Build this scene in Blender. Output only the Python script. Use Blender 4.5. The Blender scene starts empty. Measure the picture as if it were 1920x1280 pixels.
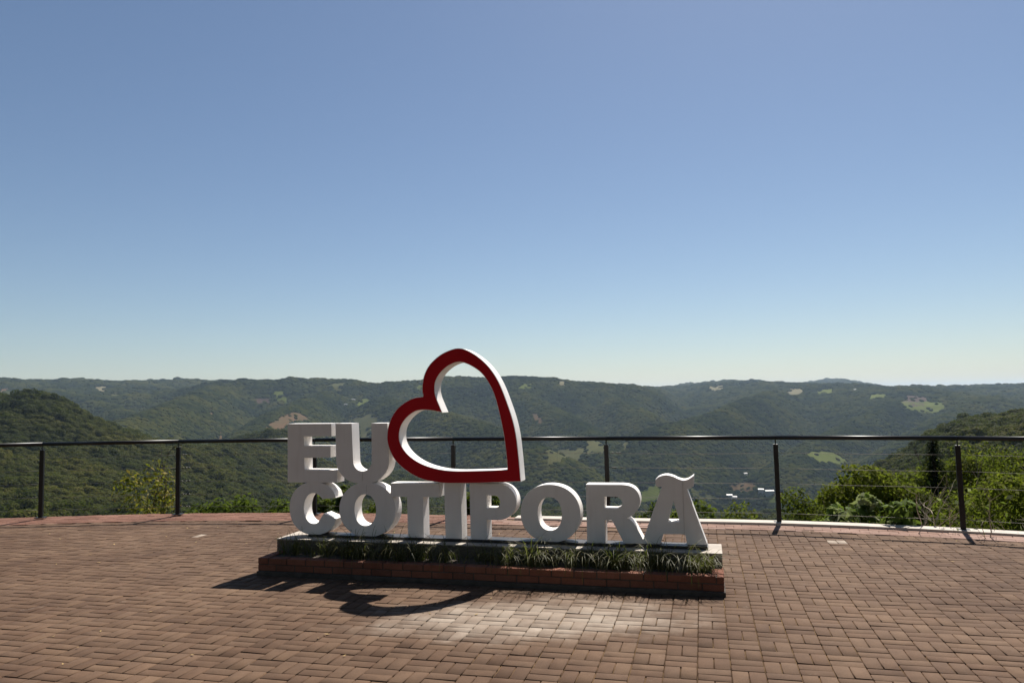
import bpy, bmesh, math, random
import numpy as np
from mathutils import Vector, Matrix

random.seed(7)
rng = np.random.default_rng(11)
sc = bpy.context.scene
col = sc.collection
R = math.radians

# ------------------------------------------------------------------ camera
CAM_H, F_PX = 1.68, 1405.6
PITCH, ROLL = R(4.25), R(0.98)
_F = np.array([0, math.cos(PITCH), math.sin(PITCH)])
_u = np.array([0, -math.sin(PITCH), math.cos(PITCH)])
_x = np.array([1.0, 0, 0])
AX = _x * math.cos(ROLL) - _u * math.sin(ROLL)
AU = _u * math.cos(ROLL) + _x * math.sin(ROLL)
CAM = np.array([0, 0, CAM_H])
cd = bpy.data.cameras.new('camera')
cd.sensor_width = 36.0
cd.lens = F_PX / 1920 * 36
cd.clip_start, cd.clip_end = 0.05, 60000
cam = bpy.data.objects.new('camera', cd)
col.objects.link(cam)
cam.matrix_world = Matrix((( AX[0], AU[0], -_F[0], 0), (AX[1], AU[1], -_F[1], 0), (AX[2], AU[2], -_F[2], CAM_H), (0, 0, 0, 1)))
sc.camera = cam

# ------------------------------------------------------------------ world, sun, exposure
SUN_EL, SUN_AZ = R(54.0), R(23.5)          # azimuth from +Y towards +X
w = bpy.data.worlds.new('World')
sc.world = w
w.use_nodes = True
nt = w.node_tree
nt.nodes.clear()
sky = nt.nodes.new('ShaderNodeTexSky')
sky.sky_type = 'NISHITA'
sky.sun_disc = False
sky.sun_elevation = SUN_EL
sky.sun_rotation = SUN_AZ
sky.altitude = 500
sky.air_density = 1.0
sky.dust_density = 0.6
sky.ozone_density = 2.3
bg = nt.nodes.new('ShaderNodeBackground')
bg.inputs['Strength'].default_value = 0.05
wo = nt.nodes.new('ShaderNodeOutputWorld')
nt.links.new(sky.outputs[0], bg.inputs[0])
nt.links.new(bg.outputs[0], wo.inputs[0])
sd = bpy.data.lights.new('sun', 'SUN')
sd.energy = 5.0
sd.angle = R(0.53)
sd.color = (1.0, 0.94, 0.86)
sun = bpy.data.objects.new('sun', sd)
col.objects.link(sun)
sun_dir = Vector((math.sin(SUN_AZ) * math.cos(SUN_EL), math.cos(SUN_AZ) * math.cos(SUN_EL), math.sin(SUN_EL)))
sun.rotation_euler = sun_dir.to_track_quat('Z', 'Y').to_euler()
vs = sc.view_settings
vs.view_transform = 'Standard'
vs.look = 'None'
vs.exposure = 0.77
vs.gamma = 1.0
vs.use_curve_mapping = False
sc.cycles.use_denoising = True
sc.cycles.max_bounces = 8
sc.cycles.transparent_max_bounces = 8
sc.cycles.volume_bounces = 1

# ------------------------------------------------------------------ pixel helpers (pixels of the 1920x1280 photograph)
def ray(x, y):
    return (x - 960) / F_PX * AX - (y - 640) / F_PX * AU + _F
def on_plane(x, y, z=0.0):
    d = ray(x, y)
    return CAM + d * ((z - CAM_H) / d[2])
def at_dist(x, y, r):
    d = ray(x, y)
    return CAM + d * (r / math.hypot(d[0], d[1]))

# ------------------------------------------------------------------ object helpers
def tag(o, label=None, cat=None, group=None, kind=None):
    if label: o['label'] = label
    if cat: o['category'] = cat
    if group: o['group'] = group
    if kind: o['kind'] = kind
    return o
def link(name, me, mat=None, parent=None):
    o = bpy.data.objects.new(name, me)
    col.objects.link(o)
    if mat is not None and me is not None and not me.materials:
        me.materials.append(mat)
    if parent is not None:
        o.parent = parent
    return o
def empty(name, loc=(0, 0, 0), rz=0.0):
    o = bpy.data.objects.new(name, None)
    o.empty_display_size = 0.2
    col.objects.link(o)
    o.location = loc
    o.rotation_euler = (0, 0, rz)
    return o
def mesh_from(name, verts, faces, smooth=False):
    me = bpy.data.meshes.new(name)
    verts = np.asarray(verts, dtype=np.float32).reshape(-1, 3)
    me.vertices.add(len(verts))
    me.vertices.foreach_set('co', verts.ravel())
    f = np.asarray(faces, dtype=np.int32)
    n, k = f.shape
    me.loops.add(n * k)
    me.loops.foreach_set('vertex_index', f.ravel())
    me.polygons.add(n)
    me.polygons.foreach_set('loop_start', np.arange(0, n * k, k, dtype=np.int32))
    me.polygons.foreach_set('loop_total', np.full(n, k, dtype=np.int32))
    if smooth:
        me.polygons.foreach_set('use_smooth', np.ones(n, dtype=bool))
    me.update(calc_edges=True)
    return me
def bm_mesh(name, bm, smooth=False):
    me = bpy.data.meshes.new(name)
    bmesh.ops.recalc_face_normals(bm, faces=bm.faces)
    if smooth:
        for f in bm.faces: f.smooth = True
    bm.to_mesh(me)
    bm.free()
    return me
def box_bm(x0, x1, y0, y1, z0, z1, bev=0.0, seg=2, bm=None):
    new = bm is None
    if new: bm = bmesh.new()
    r = bmesh.ops.create_cube(bm, size=1.0)
    for v in r['verts']:
        v.co = Vector((x0 + (v.co.x + .5) * (x1 - x0), y0 + (v.co.y + .5) * (y1 - y0), z0 + (v.co.z + .5) * (z1 - z0)))
    if bev > 0:
        es = list({e for v in r['verts'] for e in v.link_edges})
        bmesh.ops.bevel(bm, geom=es, offset=bev, segments=seg, affect='EDGES', profile=0.5)
    return bm
def tube_bm(pts, rad, sides=8, bm=None, caps=True):
    new = bm is None
    if new: bm = bmesh.new()
    pts = [Vector(p) for p in pts]
    rad = rad if hasattr(rad, '__len__') else [rad] * len(pts)
    rings = []
    up = Vector((0, 0, 1))
    for i, p in enumerate(pts):
        t = (pts[min(i + 1, len(pts) - 1)] - pts[max(i - 1, 0)]).normalized()
        a = t.cross(up)
        if a.length < 1e-3: a = t.cross(Vector((1, 0, 0)))
        a.normalize()
        b = t.cross(a)
        rings.append([bm.verts.new(p + (a * math.cos(k * 2 * math.pi / sides) + b * math.sin(k * 2 * math.pi / sides)) * rad[i]) for k in range(sides)])
    for i in range(len(rings) - 1):
        for k in range(sides):
            bm.faces.new((rings[i][k], rings[i][(k + 1) % sides], rings[i + 1][(k + 1) % sides], rings[i + 1][k]))
    if caps and sides > 2:
        bm.faces.new(rings[0][::-1])
        bm.faces.new(rings[-1])
    return bm

# ------------------------------------------------------------------ materials
class NT:
    def __init__(self, name):
        self.m = bpy.data.materials.new(name)
        self.m.use_nodes = True
        self.t = self.m.node_tree
        self.b = self.t.nodes['Principled BSDF']
        self.out = self.t.nodes['Material Output']
    def n(self, typ, **kw):
        nd = self.t.nodes.new(typ)
        for k, v in kw.items():
            if k.startswith('i_'):
                nd.inputs[k[2:].replace('_', ' ')].default_value = v
            else:
                setattr(nd, k, v)
        return nd
    def l(self, a, b):
        self.t.links.new(a, b)
    def noise(self, vec, scale, detail=4.0, rough=0.55):
        nd = self.n('ShaderNodeTexNoise')
        nd.inputs['Scale'].default_value = scale
        nd.inputs['Detail'].default_value = detail
        nd.inputs['Roughness'].default_value = rough
        if vec is not None: self.l(vec, nd.inputs['Vector'])
        return nd.outputs['Fac']
    def ramp(self, fac, stops):
        nd = self.n('ShaderNodeValToRGB')
        cr = nd.color_ramp
        while len(cr.elements) > 1: cr.elements.remove(cr.elements[-1])
        cr.elements[0].position = stops[0][0]
        cr.elements[0].color = (*stops[0][1], 1)
        for p, c in stops[1:]:
            e = cr.elements.new(p)
            e.color = (*c, 1)
        self.l(fac, nd.inputs[0])
        return nd.outputs[0]
    def math(self, op, a, b=None, c=None):
        nd = self.n('ShaderNodeMath', operation=op)
        for i, v in enumerate((a, b, c)):
            if v is None: continue
            if isinstance(v, (int, float)): nd.inputs[i].default_value = v
            else: self.l(v, nd.inputs[i])
        return nd.outputs[0]
    def mix(self, fac, a, b, typ='MIX'):
        nd = self.n('ShaderNodeMix', data_type='RGBA', blend_type=typ)
        for sock, v in ((nd.inputs[0], fac), (nd.inputs[6], a), (nd.inputs[7], b)):
            if isinstance(v, (int, float)): sock.default_value = v
            elif isinstance(v, tuple): sock.default_value = (*v, 1)
            else: self.l(v, sock)
        return nd.outputs[2]
    def bump(self, h, strength=0.3, dist=0.01):
        nd = self.n('ShaderNodeBump')
        nd.inputs['Strength'].default_value = strength
        nd.inputs['Distance'].default_value = dist
        self.l(h, nd.inputs['Height'])
        self.l(nd.outputs[0], self.b.inputs['Normal'])
    def geo_pos(self):
        return self.n('ShaderNodeNewGeometry').outputs['Position']

def mat_simple(name, colr, rough=0.6, metal=0.0, var=0.12, scale=6.0, bump=0.0, bscale=120.0, spec=0.4):
    t = NT(name)
    pos = t.geo_pos()
    f = t.noise(pos, scale, 5)
    lo = tuple(c * (1 - var) for c in colr)
    hi = tuple(min(1, c * (1 + var)) for c in colr)
    t.l(t.ramp(f, [(0.3, lo), (0.7, hi)]), t.b.inputs['Base Color'])
    t.b.inputs['Roughness'].default_value = rough
    t.b.inputs['Metallic'].default_value = metal
    t.b.inputs['Specular IOR Level'].default_value = spec
    if bump: t.bump(t.noise(pos, bscale, 3), bump, 0.004)
    return t.m

def mat_paver(name, cols, pale=False, dirty=True):
    t = NT(name)
    g = t.n('ShaderNodeNewGeometry')
    pos = g.outputs['Position']
    oi = t.n('ShaderNodeObjectInfo')
    rnd = t.math('FRACT', t.math('ADD', t.math('MULTIPLY', oi.outputs['Random'], 7.31), g.outputs['Random Per Island']))
    base = t.ramp(rnd, [(i / (len(cols) - 1), c) for i, c in enumerate(cols)])
    big = t.noise(pos, 0.55, 4, 0.6)
    base = t.mix(0.6, base, t.ramp(big, [(0.35, (0.62, 0.56, 0.52)), (0.65, (1.0, 1.0, 1.0))]), 'MULTIPLY')
    mid = t.noise(pos, 9, 5, 0.65)
    base = t.mix(0.55, base, t.ramp(mid, [(0.3, (0.6, 0.58, 0.57)), (0.7, (1.0, 1.0, 1.0))]), 'MULTIPLY')
    fine = t.noise(pos, 160, 3, 0.7)
    base = t.mix(0.55, base, t.ramp(fine, [(0.33, (0.5, 0.48, 0.47)), (0.62, (1.0, 1.0, 1.0))]), 'MULTIPLY')
    if pale:   # paler ragged ellipse on the pavers in front of the planter
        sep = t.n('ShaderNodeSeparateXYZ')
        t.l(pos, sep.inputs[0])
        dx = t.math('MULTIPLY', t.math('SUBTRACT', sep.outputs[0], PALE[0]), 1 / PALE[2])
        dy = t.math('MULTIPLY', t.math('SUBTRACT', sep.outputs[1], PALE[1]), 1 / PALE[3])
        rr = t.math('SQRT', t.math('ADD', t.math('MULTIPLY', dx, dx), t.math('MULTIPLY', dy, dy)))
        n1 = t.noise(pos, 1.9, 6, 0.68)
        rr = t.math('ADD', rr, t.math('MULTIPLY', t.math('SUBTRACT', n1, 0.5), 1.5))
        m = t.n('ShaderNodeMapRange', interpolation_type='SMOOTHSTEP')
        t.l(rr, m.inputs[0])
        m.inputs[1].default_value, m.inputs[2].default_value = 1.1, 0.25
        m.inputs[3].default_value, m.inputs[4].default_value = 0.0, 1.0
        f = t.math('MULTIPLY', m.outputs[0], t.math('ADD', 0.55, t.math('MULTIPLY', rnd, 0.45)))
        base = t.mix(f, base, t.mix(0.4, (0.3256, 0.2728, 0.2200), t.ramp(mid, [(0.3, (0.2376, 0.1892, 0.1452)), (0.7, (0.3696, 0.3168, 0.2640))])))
    film = t.noise(pos, 0.9, 6, 0.7)
    base = t.mix(0.75, base, t.ramp(film, [(0.38, (0.66, 0.60, 0.56)), (0.56, (1, 1, 1))]), 'MULTIPLY')
    if dirty:
        n2 = t.noise(pos, 3.1, 6, 0.7)
        sp = t.ramp(n2, [(0.66, (0, 0, 0)), (0.74, (1, 1, 1))])
        base = t.mix(t.math('MULTIPLY', sp, 0.35), base, (0.30, 0.24, 0.19))
    t.l(base, t.b.inputs['Base Color'])
    t.b.inputs['Roughness'].default_value = 0.88
    t.b.inputs['Specular IOR Level'].default_value = 0.22
    t.bump(fine, 0.35, 0.004)
    return t.m

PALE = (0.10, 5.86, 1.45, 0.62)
M = {}
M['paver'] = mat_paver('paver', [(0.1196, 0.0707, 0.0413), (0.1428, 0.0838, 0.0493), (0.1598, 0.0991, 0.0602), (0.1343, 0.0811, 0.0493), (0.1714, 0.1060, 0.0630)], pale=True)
M['paver_red'] = mat_paver('paver_red', [(0.1936, 0.0924, 0.0616), (0.2200, 0.1100, 0.0748), (0.2464, 0.1320, 0.0924)])
M['paver_pink'] = mat_paver('paver_pink', [(0.3168, 0.1980, 0.1540), (0.3608, 0.2332, 0.1848), (0.3520, 0.2420, 0.1980)])
M['bedding'] = mat_simple('bedding', (0.0528, 0.0317, 0.0194), 0.95, var=0.4, scale=14)
def mat_joint():
    t = NT('bedding')
    pos = t.geo_pos()
    a = t.noise(pos, 1.3, 5, 0.65)
    b = t.noise(pos, 30, 4, 0.7)
    base = t.ramp(a, [(0.42, (0.045, 0.027, 0.016)), (0.6, (0.15, 0.10, 0.055))])
    t.l(t.mix(0.6, base, t.ramp(b, [(0.35, (0.5, 0.5, 0.45)), (0.65, (1.3, 1.2, 1.0))]), 'MULTIPLY'), t.b.inputs['Base Color'])
    t.b.inputs['Roughness'].default_value = 1.0
    t.b.inputs['Specular IOR Level'].default_value = 0.1
    return t.m
M['bedding'] = mat_joint()
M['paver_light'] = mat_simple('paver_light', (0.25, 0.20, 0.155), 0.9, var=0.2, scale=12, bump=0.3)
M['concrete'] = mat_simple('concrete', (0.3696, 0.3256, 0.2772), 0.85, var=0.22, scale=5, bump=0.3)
M['dark_concrete'] = mat_simple('dark_concrete', (0.12, 0.10, 0.08), 0.95, var=0.4, scale=5, bump=0.3)  # darker concrete tone for the slab body
M['curb'] = mat_simple('curb', (0.4338, 0.3890, 0.3366), 0.8, var=0.12, scale=4, bump=0.25)
M['brick'] = mat_paver('brick', [(0.2890, 0.1190, 0.0765), (0.3400, 0.1445, 0.0935), (0.2550, 0.1156, 0.0799)], dirty=False)
M['mortar'] = mat_simple('mortar', (0.0800, 0.0640, 0.0520), 0.95, var=0.35, scale=12, bump=0.3)
M['soil'] = mat_simple('soil', (0.0616, 0.0422, 0.0282), 1.0, var=0.4, scale=20, bump=0.5)
M['black'] = mat_simple('black_paint', (0.018, 0.015, 0.014), 0.42, var=0.3, scale=10, spec=0.5)
M['rail'] = mat_simple('rail_paint', (0.006, 0.005, 0.005), 0.40, var=0.35, scale=9, spec=0.4)
M['wire'] = mat_simple('wire_steel', (0.13, 0.12, 0.105), 0.5, metal=0.5, var=0.3, scale=30)
M['bark'] = mat_simple('bark', (0.12, 0.085, 0.06), 0.95, var=0.4, scale=14)
M['twig'] = mat_simple('twig', (0.33, 0.27, 0.20), 0.9, var=0.3, scale=16)
M['debris'] = mat_simple('dry_leaf', (0.30, 0.205, 0.08), 0.9, var=0.4, scale=3)

def mat_white():
    t = NT('white_sheet')
    pos = t.geo_pos()
    tc = t.n('ShaderNodeTexCoord').outputs['Object']
    f = t.noise(pos, 3.0, 5)
    base = t.ramp(f, [(0.3, (0.755, 0.725, 0.69)), (0.7, (0.815, 0.79, 0.76))])
    mp = t.n('ShaderNodeMapping')
    mp.inputs['Scale'].default_value = (9, 9, 1.0)
    t.l(pos, mp.inputs[0])
    st = t.noise(mp.outputs[0], 2.0, 4, 0.6)
    base = t.mix(0.16, base, t.ramp(st, [(0.5, (1, 1, 1)), (0.8, (0.55, 0.5, 0.46))]), 'MULTIPLY')
    t.l(base, t.b.inputs['Base Color'])
    t.b.inputs['Roughness'].default_value = 0.5
    t.b.inputs['Specular IOR Level'].default_value = 0.35
    t.bump(t.noise(pos, 220, 2), 0.12, 0.003)
    return t.m
M['white'] = mat_white()
M['red'] = mat_simple('red_sheet', (0.45, 0.007, 0.014), 0.5, var=0.08, scale=3, spec=0.15)
M['edge'] = mat_simple('trim_grey', (0.42, 0.40, 0.38), 0.5, var=0.1)

def mat_leaf(name, cols, trans=0.35, rough=0.55, patch=0.0, spec=0.25):
    """leaf colour varies per leaf / per crown and by broad patches of the wood"""
    t = NT(name)
    g = t.n('ShaderNodeNewGeometry')
    oi = t.n('ShaderNodeObjectInfo')
    rnd = t.math('FRACT', t.math('ADD', t.math('MULTIPLY', oi.outputs['Random'], 5.17), t.math('MULTIPLY', g.outputs['Random Per Island'], 0.55)))
    if patch:
        pn = t.noise(oi.outputs['Location'], patch, 3, 0.6)
        rnd = t.math('ADD', t.math('MULTIPLY', rnd, 0.42), t.math('MULTIPLY', t.math('SUBTRACT', pn, 0.35), 2.3))
    base = t.ramp(rnd, [(i / (len(cols) - 1), c) for i, c in enumerate(cols)])
    t.l(base, t.b.inputs['Base Color'])
    t.b.inputs['Roughness'].default_value = rough
    t.b.inputs['Specular IOR Level'].default_value = spec
    if trans:
        tr = t.n('ShaderNodeBsdfTranslucent')
        t.l(t.mix(0.5, base, (0.16, 0.22, 0.02)), tr.inputs[0])
        ms = t.n('ShaderNodeMixShader')
        ms.inputs[0].default_value = trans
        t.l(t.b.outputs[0], ms.inputs[1])
        t.l(tr.outputs[0], ms.inputs[2])
        t.l(ms.outputs[0], t.out.inputs[0])
    return t.m
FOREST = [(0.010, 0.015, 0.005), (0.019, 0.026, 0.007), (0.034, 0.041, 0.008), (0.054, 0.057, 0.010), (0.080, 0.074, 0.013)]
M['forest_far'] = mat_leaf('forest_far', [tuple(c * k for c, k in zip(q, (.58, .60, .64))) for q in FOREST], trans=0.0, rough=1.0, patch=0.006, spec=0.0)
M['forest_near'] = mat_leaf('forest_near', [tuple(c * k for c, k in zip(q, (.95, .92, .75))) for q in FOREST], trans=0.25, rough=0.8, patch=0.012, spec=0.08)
M['bush'] = mat_leaf('bush', [(0.02, 0.033, 0.008), (0.035, 0.055, 0.01), (0.06, 0.085, 0.014), (0.09, 0.105, 0.02)], trans=0.4, spec=0.08, rough=0.75)
M['lush'] = mat_leaf('lush', [(0.026, 0.034, 0.005), (0.05, 0.062, 0.007), (0.10, 0.112, 0.009), (0.14, 0.14, 0.014)], trans=0.5, spec=0.08, rough=0.75)
M['yellow'] = mat_leaf('yellowing', [(0.10, 0.095, 0.014), (0.18, 0.15, 0.018), (0.26, 0.20, 0.025)], trans=0.45, spec=0.08)
M['bigleaf'] = mat_leaf('bigleaf', [(0.06, 0.10, 0.02), (0.10, 0.15, 0.03), (0.17, 0.20, 0.08), (0.28, 0.30, 0.18)], trans=0.4, spec=0.1, rough=0.7)
M['conifer'] = mat_leaf('conifer', [(0.012, 0.020, 0.008), (0.022, 0.034, 0.012)], trans=0.1, spec=0.02, rough=0.9)
M['grass'] = mat_leaf('blade', [(0.020, 0.028, 0.009), (0.036, 0.044, 0.013), (0.065, 0.066, 0.02), (0.16, 0.135, 0.055)], trans=0.3)
M['grass_lit'] = mat_leaf('blade_lit_yellowing', [(0.07, 0.095, 0.022), (0.12, 0.13, 0.042), (0.22, 0.19, 0.09)], trans=0.35)  # paler copy of blade: sunlight put into the colour, plus dry yellow blades
M['verge'] = mat_leaf('verge', [(0.06, 0.07, 0.02), (0.09, 0.092, 0.028), (0.13, 0.11, 0.045)], trans=0.3)

def mat_ground():
    t = NT('hill_ground')
    pos = t.geo_pos()
    f = t.noise(pos, 0.03, 6, 0.6)
    f2 = t.noise(pos, 1.4, 5, 0.7)
    b = t.ramp(f, [(0.3, (0.022, 0.030, 0.009)), (0.7, (0.038, 0.044, 0.012))])
    b = t.mix(0.5, b, t.ramp(f2, [(0.3, (0.5, 0.5, 0.5)), (0.7, (1.3, 1.25, 1.0))]), 'MULTIPLY')
    t.l(b, t.b.inputs['Base Color'])
    t.b.inputs['Roughness'].default_value = 1.0
    t.b.inputs['Specular IOR Level'].default_value = 0.1
    t.bump(f2, 0.6, 0.4)
    return t.m
M['ground'] = mat_ground()
def mat_field(name, a, b, scale=0.03):
    t = NT(name)
    pos = t.geo_pos()
    f = t.noise(pos, scale, 5, 0.65)
    c = t.ramp(f, [(0.32, a), (0.68, b)])
    wv = t.n('ShaderNodeTexWave', wave_type='BANDS', bands_direction='DIAGONAL')
    wv.inputs['Scale'].default_value = 0.045
    wv.inputs['Distortion'].default_value = 2.5
    t.l(pos, wv.inputs['Vector'])
    c = t.mix(0.45, c, t.ramp(wv.outputs['Fac'], [(0.2, (0.55, 0.6, 0.5)), (0.8, (1, 1, 1))]), 'MULTIPLY')
    t.l(c, t.b.inputs['Base Color'])
    t.b.inputs['Roughness'].default_value = 1.0
    t.b.inputs['Specular IOR Level'].default_value = 0.1
    return t.m
M['pasture'] = mat_field('pasture', (0.0617, 0.0762, 0.0081), (0.0907, 0.1050, 0.0118))
M['olive'] = mat_field('rough_pasture', (0.0415, 0.0465, 0.0099), (0.0718, 0.0654, 0.0157))
M['bare'] = mat_field('bare_earth', (0.1071, 0.0558, 0.0285), (0.0701, 0.0502, 0.0193))
M['pale_field'] = mat_field('pale_field', (0.1331, 0.1140, 0.0602), (0.1584, 0.1394, 0.0824))
M['plough'] = mat_field('ploughed', (0.0598, 0.0366, 0.0296), (0.0774, 0.0478, 0.0352))
M['house_wall'] = mat_simple('house_wall', (0.3038, 0.2842, 0.2548), 0.8)
M['house_roof'] = mat_simple('house_roof', (0.2166, 0.2135, 0.2073), 0.5)

# ------------------------------------------------------------------ terrain: heights read along sight columns
def interp_noise(x, y, seed):
    r = np.random.default_rng(seed).random((256, 256))
    xi, yi = np.floor(x).astype(int), np.floor(y).astype(int)
    fx, fy = x - xi, y - yi
    fx, fy = fx * fx * (3 - 2 * fx), fy * fy * (3 - 2 * fy)
    a, b = r[xi % 256, yi % 256], r[(xi + 1) % 256, yi % 256]
    c, d = r[xi % 256, (yi + 1) % 256], r[(xi + 1) % 256, (yi + 1) % 256]
    return (a * (1 - fx) + b * fx) * (1 - fy) + (c * (1 - fx) + d * fx) * fy
def fbm(x, y, seed, octv=4, ridged=False):
    s, amp, tot = 0, 1.0, 0
    for k in range(octv):
        n = interp_noise(x * 2 ** k + 13.7 * k, y * 2 ** k + 7.1 * k, seed + k)
        if ridged: n = 1 - np.abs(2 * n - 1)
        s = s + n * amp
        tot += amp
        amp *= 0.5
    return s / tot

CANOPY = 8.0
COLS = {
 -250: [(400, 962), (650, 860), (900, 755), (1300, 800), (2500, 765), (4500, 708), (7000, 730)],
 0: [(350, 966), (500, 905), (700, 838), (900, 764), (1300, 810), (2200, 780), (3300, 748), (4500, 713), (6500, 725)],
 90: [(350, 966), (500, 910), (700, 848), (900, 771), (1250, 815), (2100, 790), (3200, 752), (4400, 718), (6500, 725)],
 170: [(350, 966), (500, 915), (700, 862), (900, 802), (1200, 835), (1800, 805), (2600, 775), (3600, 733), (4300, 713), (6500, 725)],
 300: [(350, 968), (500, 932), (700, 892), (850, 850), (1200, 860), (1700, 820), (2300, 785), (2900, 748), (3600, 730), (4500, 713), (6500, 722)],
 420: [(350, 975), (500, 948), (650, 912), (800, 884), (1200, 865), (1700, 832), (2200, 792), (2800, 745), (3300, 718), (4500, 716), (6500, 722)],
 560: [(350, 985), (500, 965), (700, 940), (1000, 905), (1500, 862), (2000, 818), (2500, 775), (3000, 735), (3500, 712), (5000, 728)],
 640: [(350, 990), (600, 965), (900, 930), (1300, 885), (1700, 850), (2100, 808), (2600, 760), (3000, 725), (3400, 709), (5000, 728)],
 740: [(350, 1000), (600, 970), (900, 938), (1300, 892), (1700, 850), (2200, 800), (2700, 755), (3300, 717), (4500, 728)],
 860: [(350, 1000), (600, 973), (900, 948), (1300, 902), (1700, 850), (2100, 805), (2600, 755), (3100, 711), (4500, 726)],
 1000: [(350, 1000), (600, 977), (900, 952), (1300, 908), (1700, 862), (2100, 812), (2600, 760), (3100, 713), (4500, 726)],
 1150: [(350, 1000), (600, 980), (1000, 948), (1400, 912), (1800, 868), (2200, 818), (2700, 765), (3300, 715), (4500, 726)],
 1230: [(350, 1000), (600, 982), (1000, 955), (1450, 920), (1850, 882), (2250, 835), (2700, 785), (3300, 732), (3700, 722), (5000, 728), (7000, 735)],
 1290: [(350, 1000), (600, 985), (1000, 960), (1500, 928), (1900, 892), (2300, 855), (2800, 805), (3500, 760), (4600, 730), (6200, 718), (9000, 730)],
 1380: [(350, 995), (600, 980), (1000, 960), (1500, 932), (1900, 903), (2300, 865), (2800, 810), (3300, 765), (3900, 735), (6200, 714), (9000, 730)],
 1460: [(300, 990), (600, 972), (1000, 955), (1500, 932), (1900, 908), (2300, 866), (2800, 810), (3300, 762), (3900, 729), (6500, 721), (9000, 730)],
 1580: [(250, 985), (420, 935), (600, 905), (1000, 932), (1500, 922), (2000, 885), (2500, 832), (3000, 780), (3600, 738), (4100, 722), (6000, 727), (9000, 712), (14000, 730)],
 1640: [(200, 985), (350, 930), (600, 880), (950, 915), (1500, 905), (2000, 872), (2500, 822), (3000, 772), (3700, 732), (4200, 722), (6000, 727), (9000, 722), (14000, 730)],
 1700: [(150, 985), (300, 930), (500, 868), (620, 850), (900, 885), (1500, 885), (2000, 855), (2500, 812), (3100, 766), (3900, 726), (5500, 730)],
 1800: [(100, 985), (200, 930), (400, 842), (600, 788), (900, 850), (1500, 865), (2200, 812), (3000, 765), (3900, 731), (5000, 727), (7000, 732)],
 1920: [(80, 985), (200, 920), (400, 832), (600, 769), (900, 840), (1500, 850), (2200, 800), (3200, 757), (4500, 727), (6000, 724)],
 2200: [(80, 985), (200, 900), (400, 800), (600, 740), (900, 800), (1500, 820), (2200, 790), (3200, 752), (4500, 722), (6000, 724)],
}
POSTS = [(-10.9, 10.1), (-9.0, 10.9), (-7.02, 11.25), (-5.04, 11.36), (-2.94, 11.17), (-0.86, 10.74), (1.26, 10.24), (3.39, 9.77), (5.31, 9.03), (7.05, 8.05), (8.6, 6.8)]
def catmull(P, n):
    P = [np.array(p, float) for p in P]
    P = [2 * P[0] - P[1]] + P + [2 * P[-1] - P[-2]]
    out = []
    for i in range(1, len(P) - 2):
        for t in np.arange(n) / n:
            a, b, c, d = P[i - 1:i + 3]
            out.append(0.5 * ((2 * b) + (c - a) * t + (2 * a - 5 * b + 4 * c - d) * t * t + (3 * b - a - 3 * c + d) * t ** 3))
    out.append(P[-2])
    return np.array(out)
EDGE = catmull(POSTS, 24)
_tan = np.gradient(EDGE, axis=0)
_tan /= np.linalg.norm(_tan, axis=1)[:, None]
NRM = np.c_[-_tan[:, 1], _tan[:, 0]]           # points outwards (away from the camera side)
def edge_off(o):
    return EDGE + NRM * o
EDGE_AZ = np.degrees(np.arctan2(EDGE[:, 0], EDGE[:, 1]))
EDGE_R = np.hypot(EDGE[:, 0], EDGE[:, 1])

def col_profile():
    """canopy height over ground along each column, on a common log-r axis"""
    azs, prof = [], []
    for px in sorted(COLS):
        d = ray(px, 900)
        azs.append(math.degrees(math.atan2(d[0], d[1])))
        rs, zs = [], []
        er = float(np.interp(azs[-1], EDGE_AZ, EDGE_R))
        near = 1.0 if px > 1500 else 0.0
        pts0 = [(er + 0.5, -0.25), (er + 2.0, -0.75 - .2 * (1 - near)), (er + 6, -2.0 - 1.6 * (1 - near)), (er + 16, -4.6 - 3.6 * (1 - near))]
        for r_, z_ in pts0:
            rs.append(math.log(r_)); zs.append(z_)
        for r_, py in COLS[px]:
            dd = ray(px, py)
            t = r_ / math.hypot(dd[0], dd[1])
            rs.append(math.log(r_)); zs.append(CAM_H + dd[2] * t - min(CANOPY, r_ * 0.05) - (9 if r_ > 2000 else 0))
        rs.append(math.log(20000)); zs.append(zs[-1] - 60)
        prof.append((np.array(rs), np.array(zs)))
    return np.array(azs), prof
def pchip(x, y, xq):
    h = np.diff(x)
    dl = np.diff(y) / h
    m = np.zeros_like(y)
    for i in range(1, len(x) - 1):
        if dl[i - 1] * dl[i] > 0:
            w1, w2 = 2 * h[i] + h[i - 1], h[i] + 2 * h[i - 1]
            m[i] = (w1 + w2) / (w1 / dl[i - 1] + w2 / dl[i])
    m[0], m[-1] = dl[0], dl[-1]
    k = np.clip(np.searchsorted(x, xq) - 1, 0, len(x) - 2)
    t = np.clip((xq - x[k]) / h[k], 0, 1)
    return ((1 + 2 * t) * (1 - t) ** 2 * y[k] + t * (1 - t) ** 2 * h[k] * m[k] + t * t * (3 - 2 * t) * y[k + 1] + t * t * (t - 1) * h[k] * m[k + 1])

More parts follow.
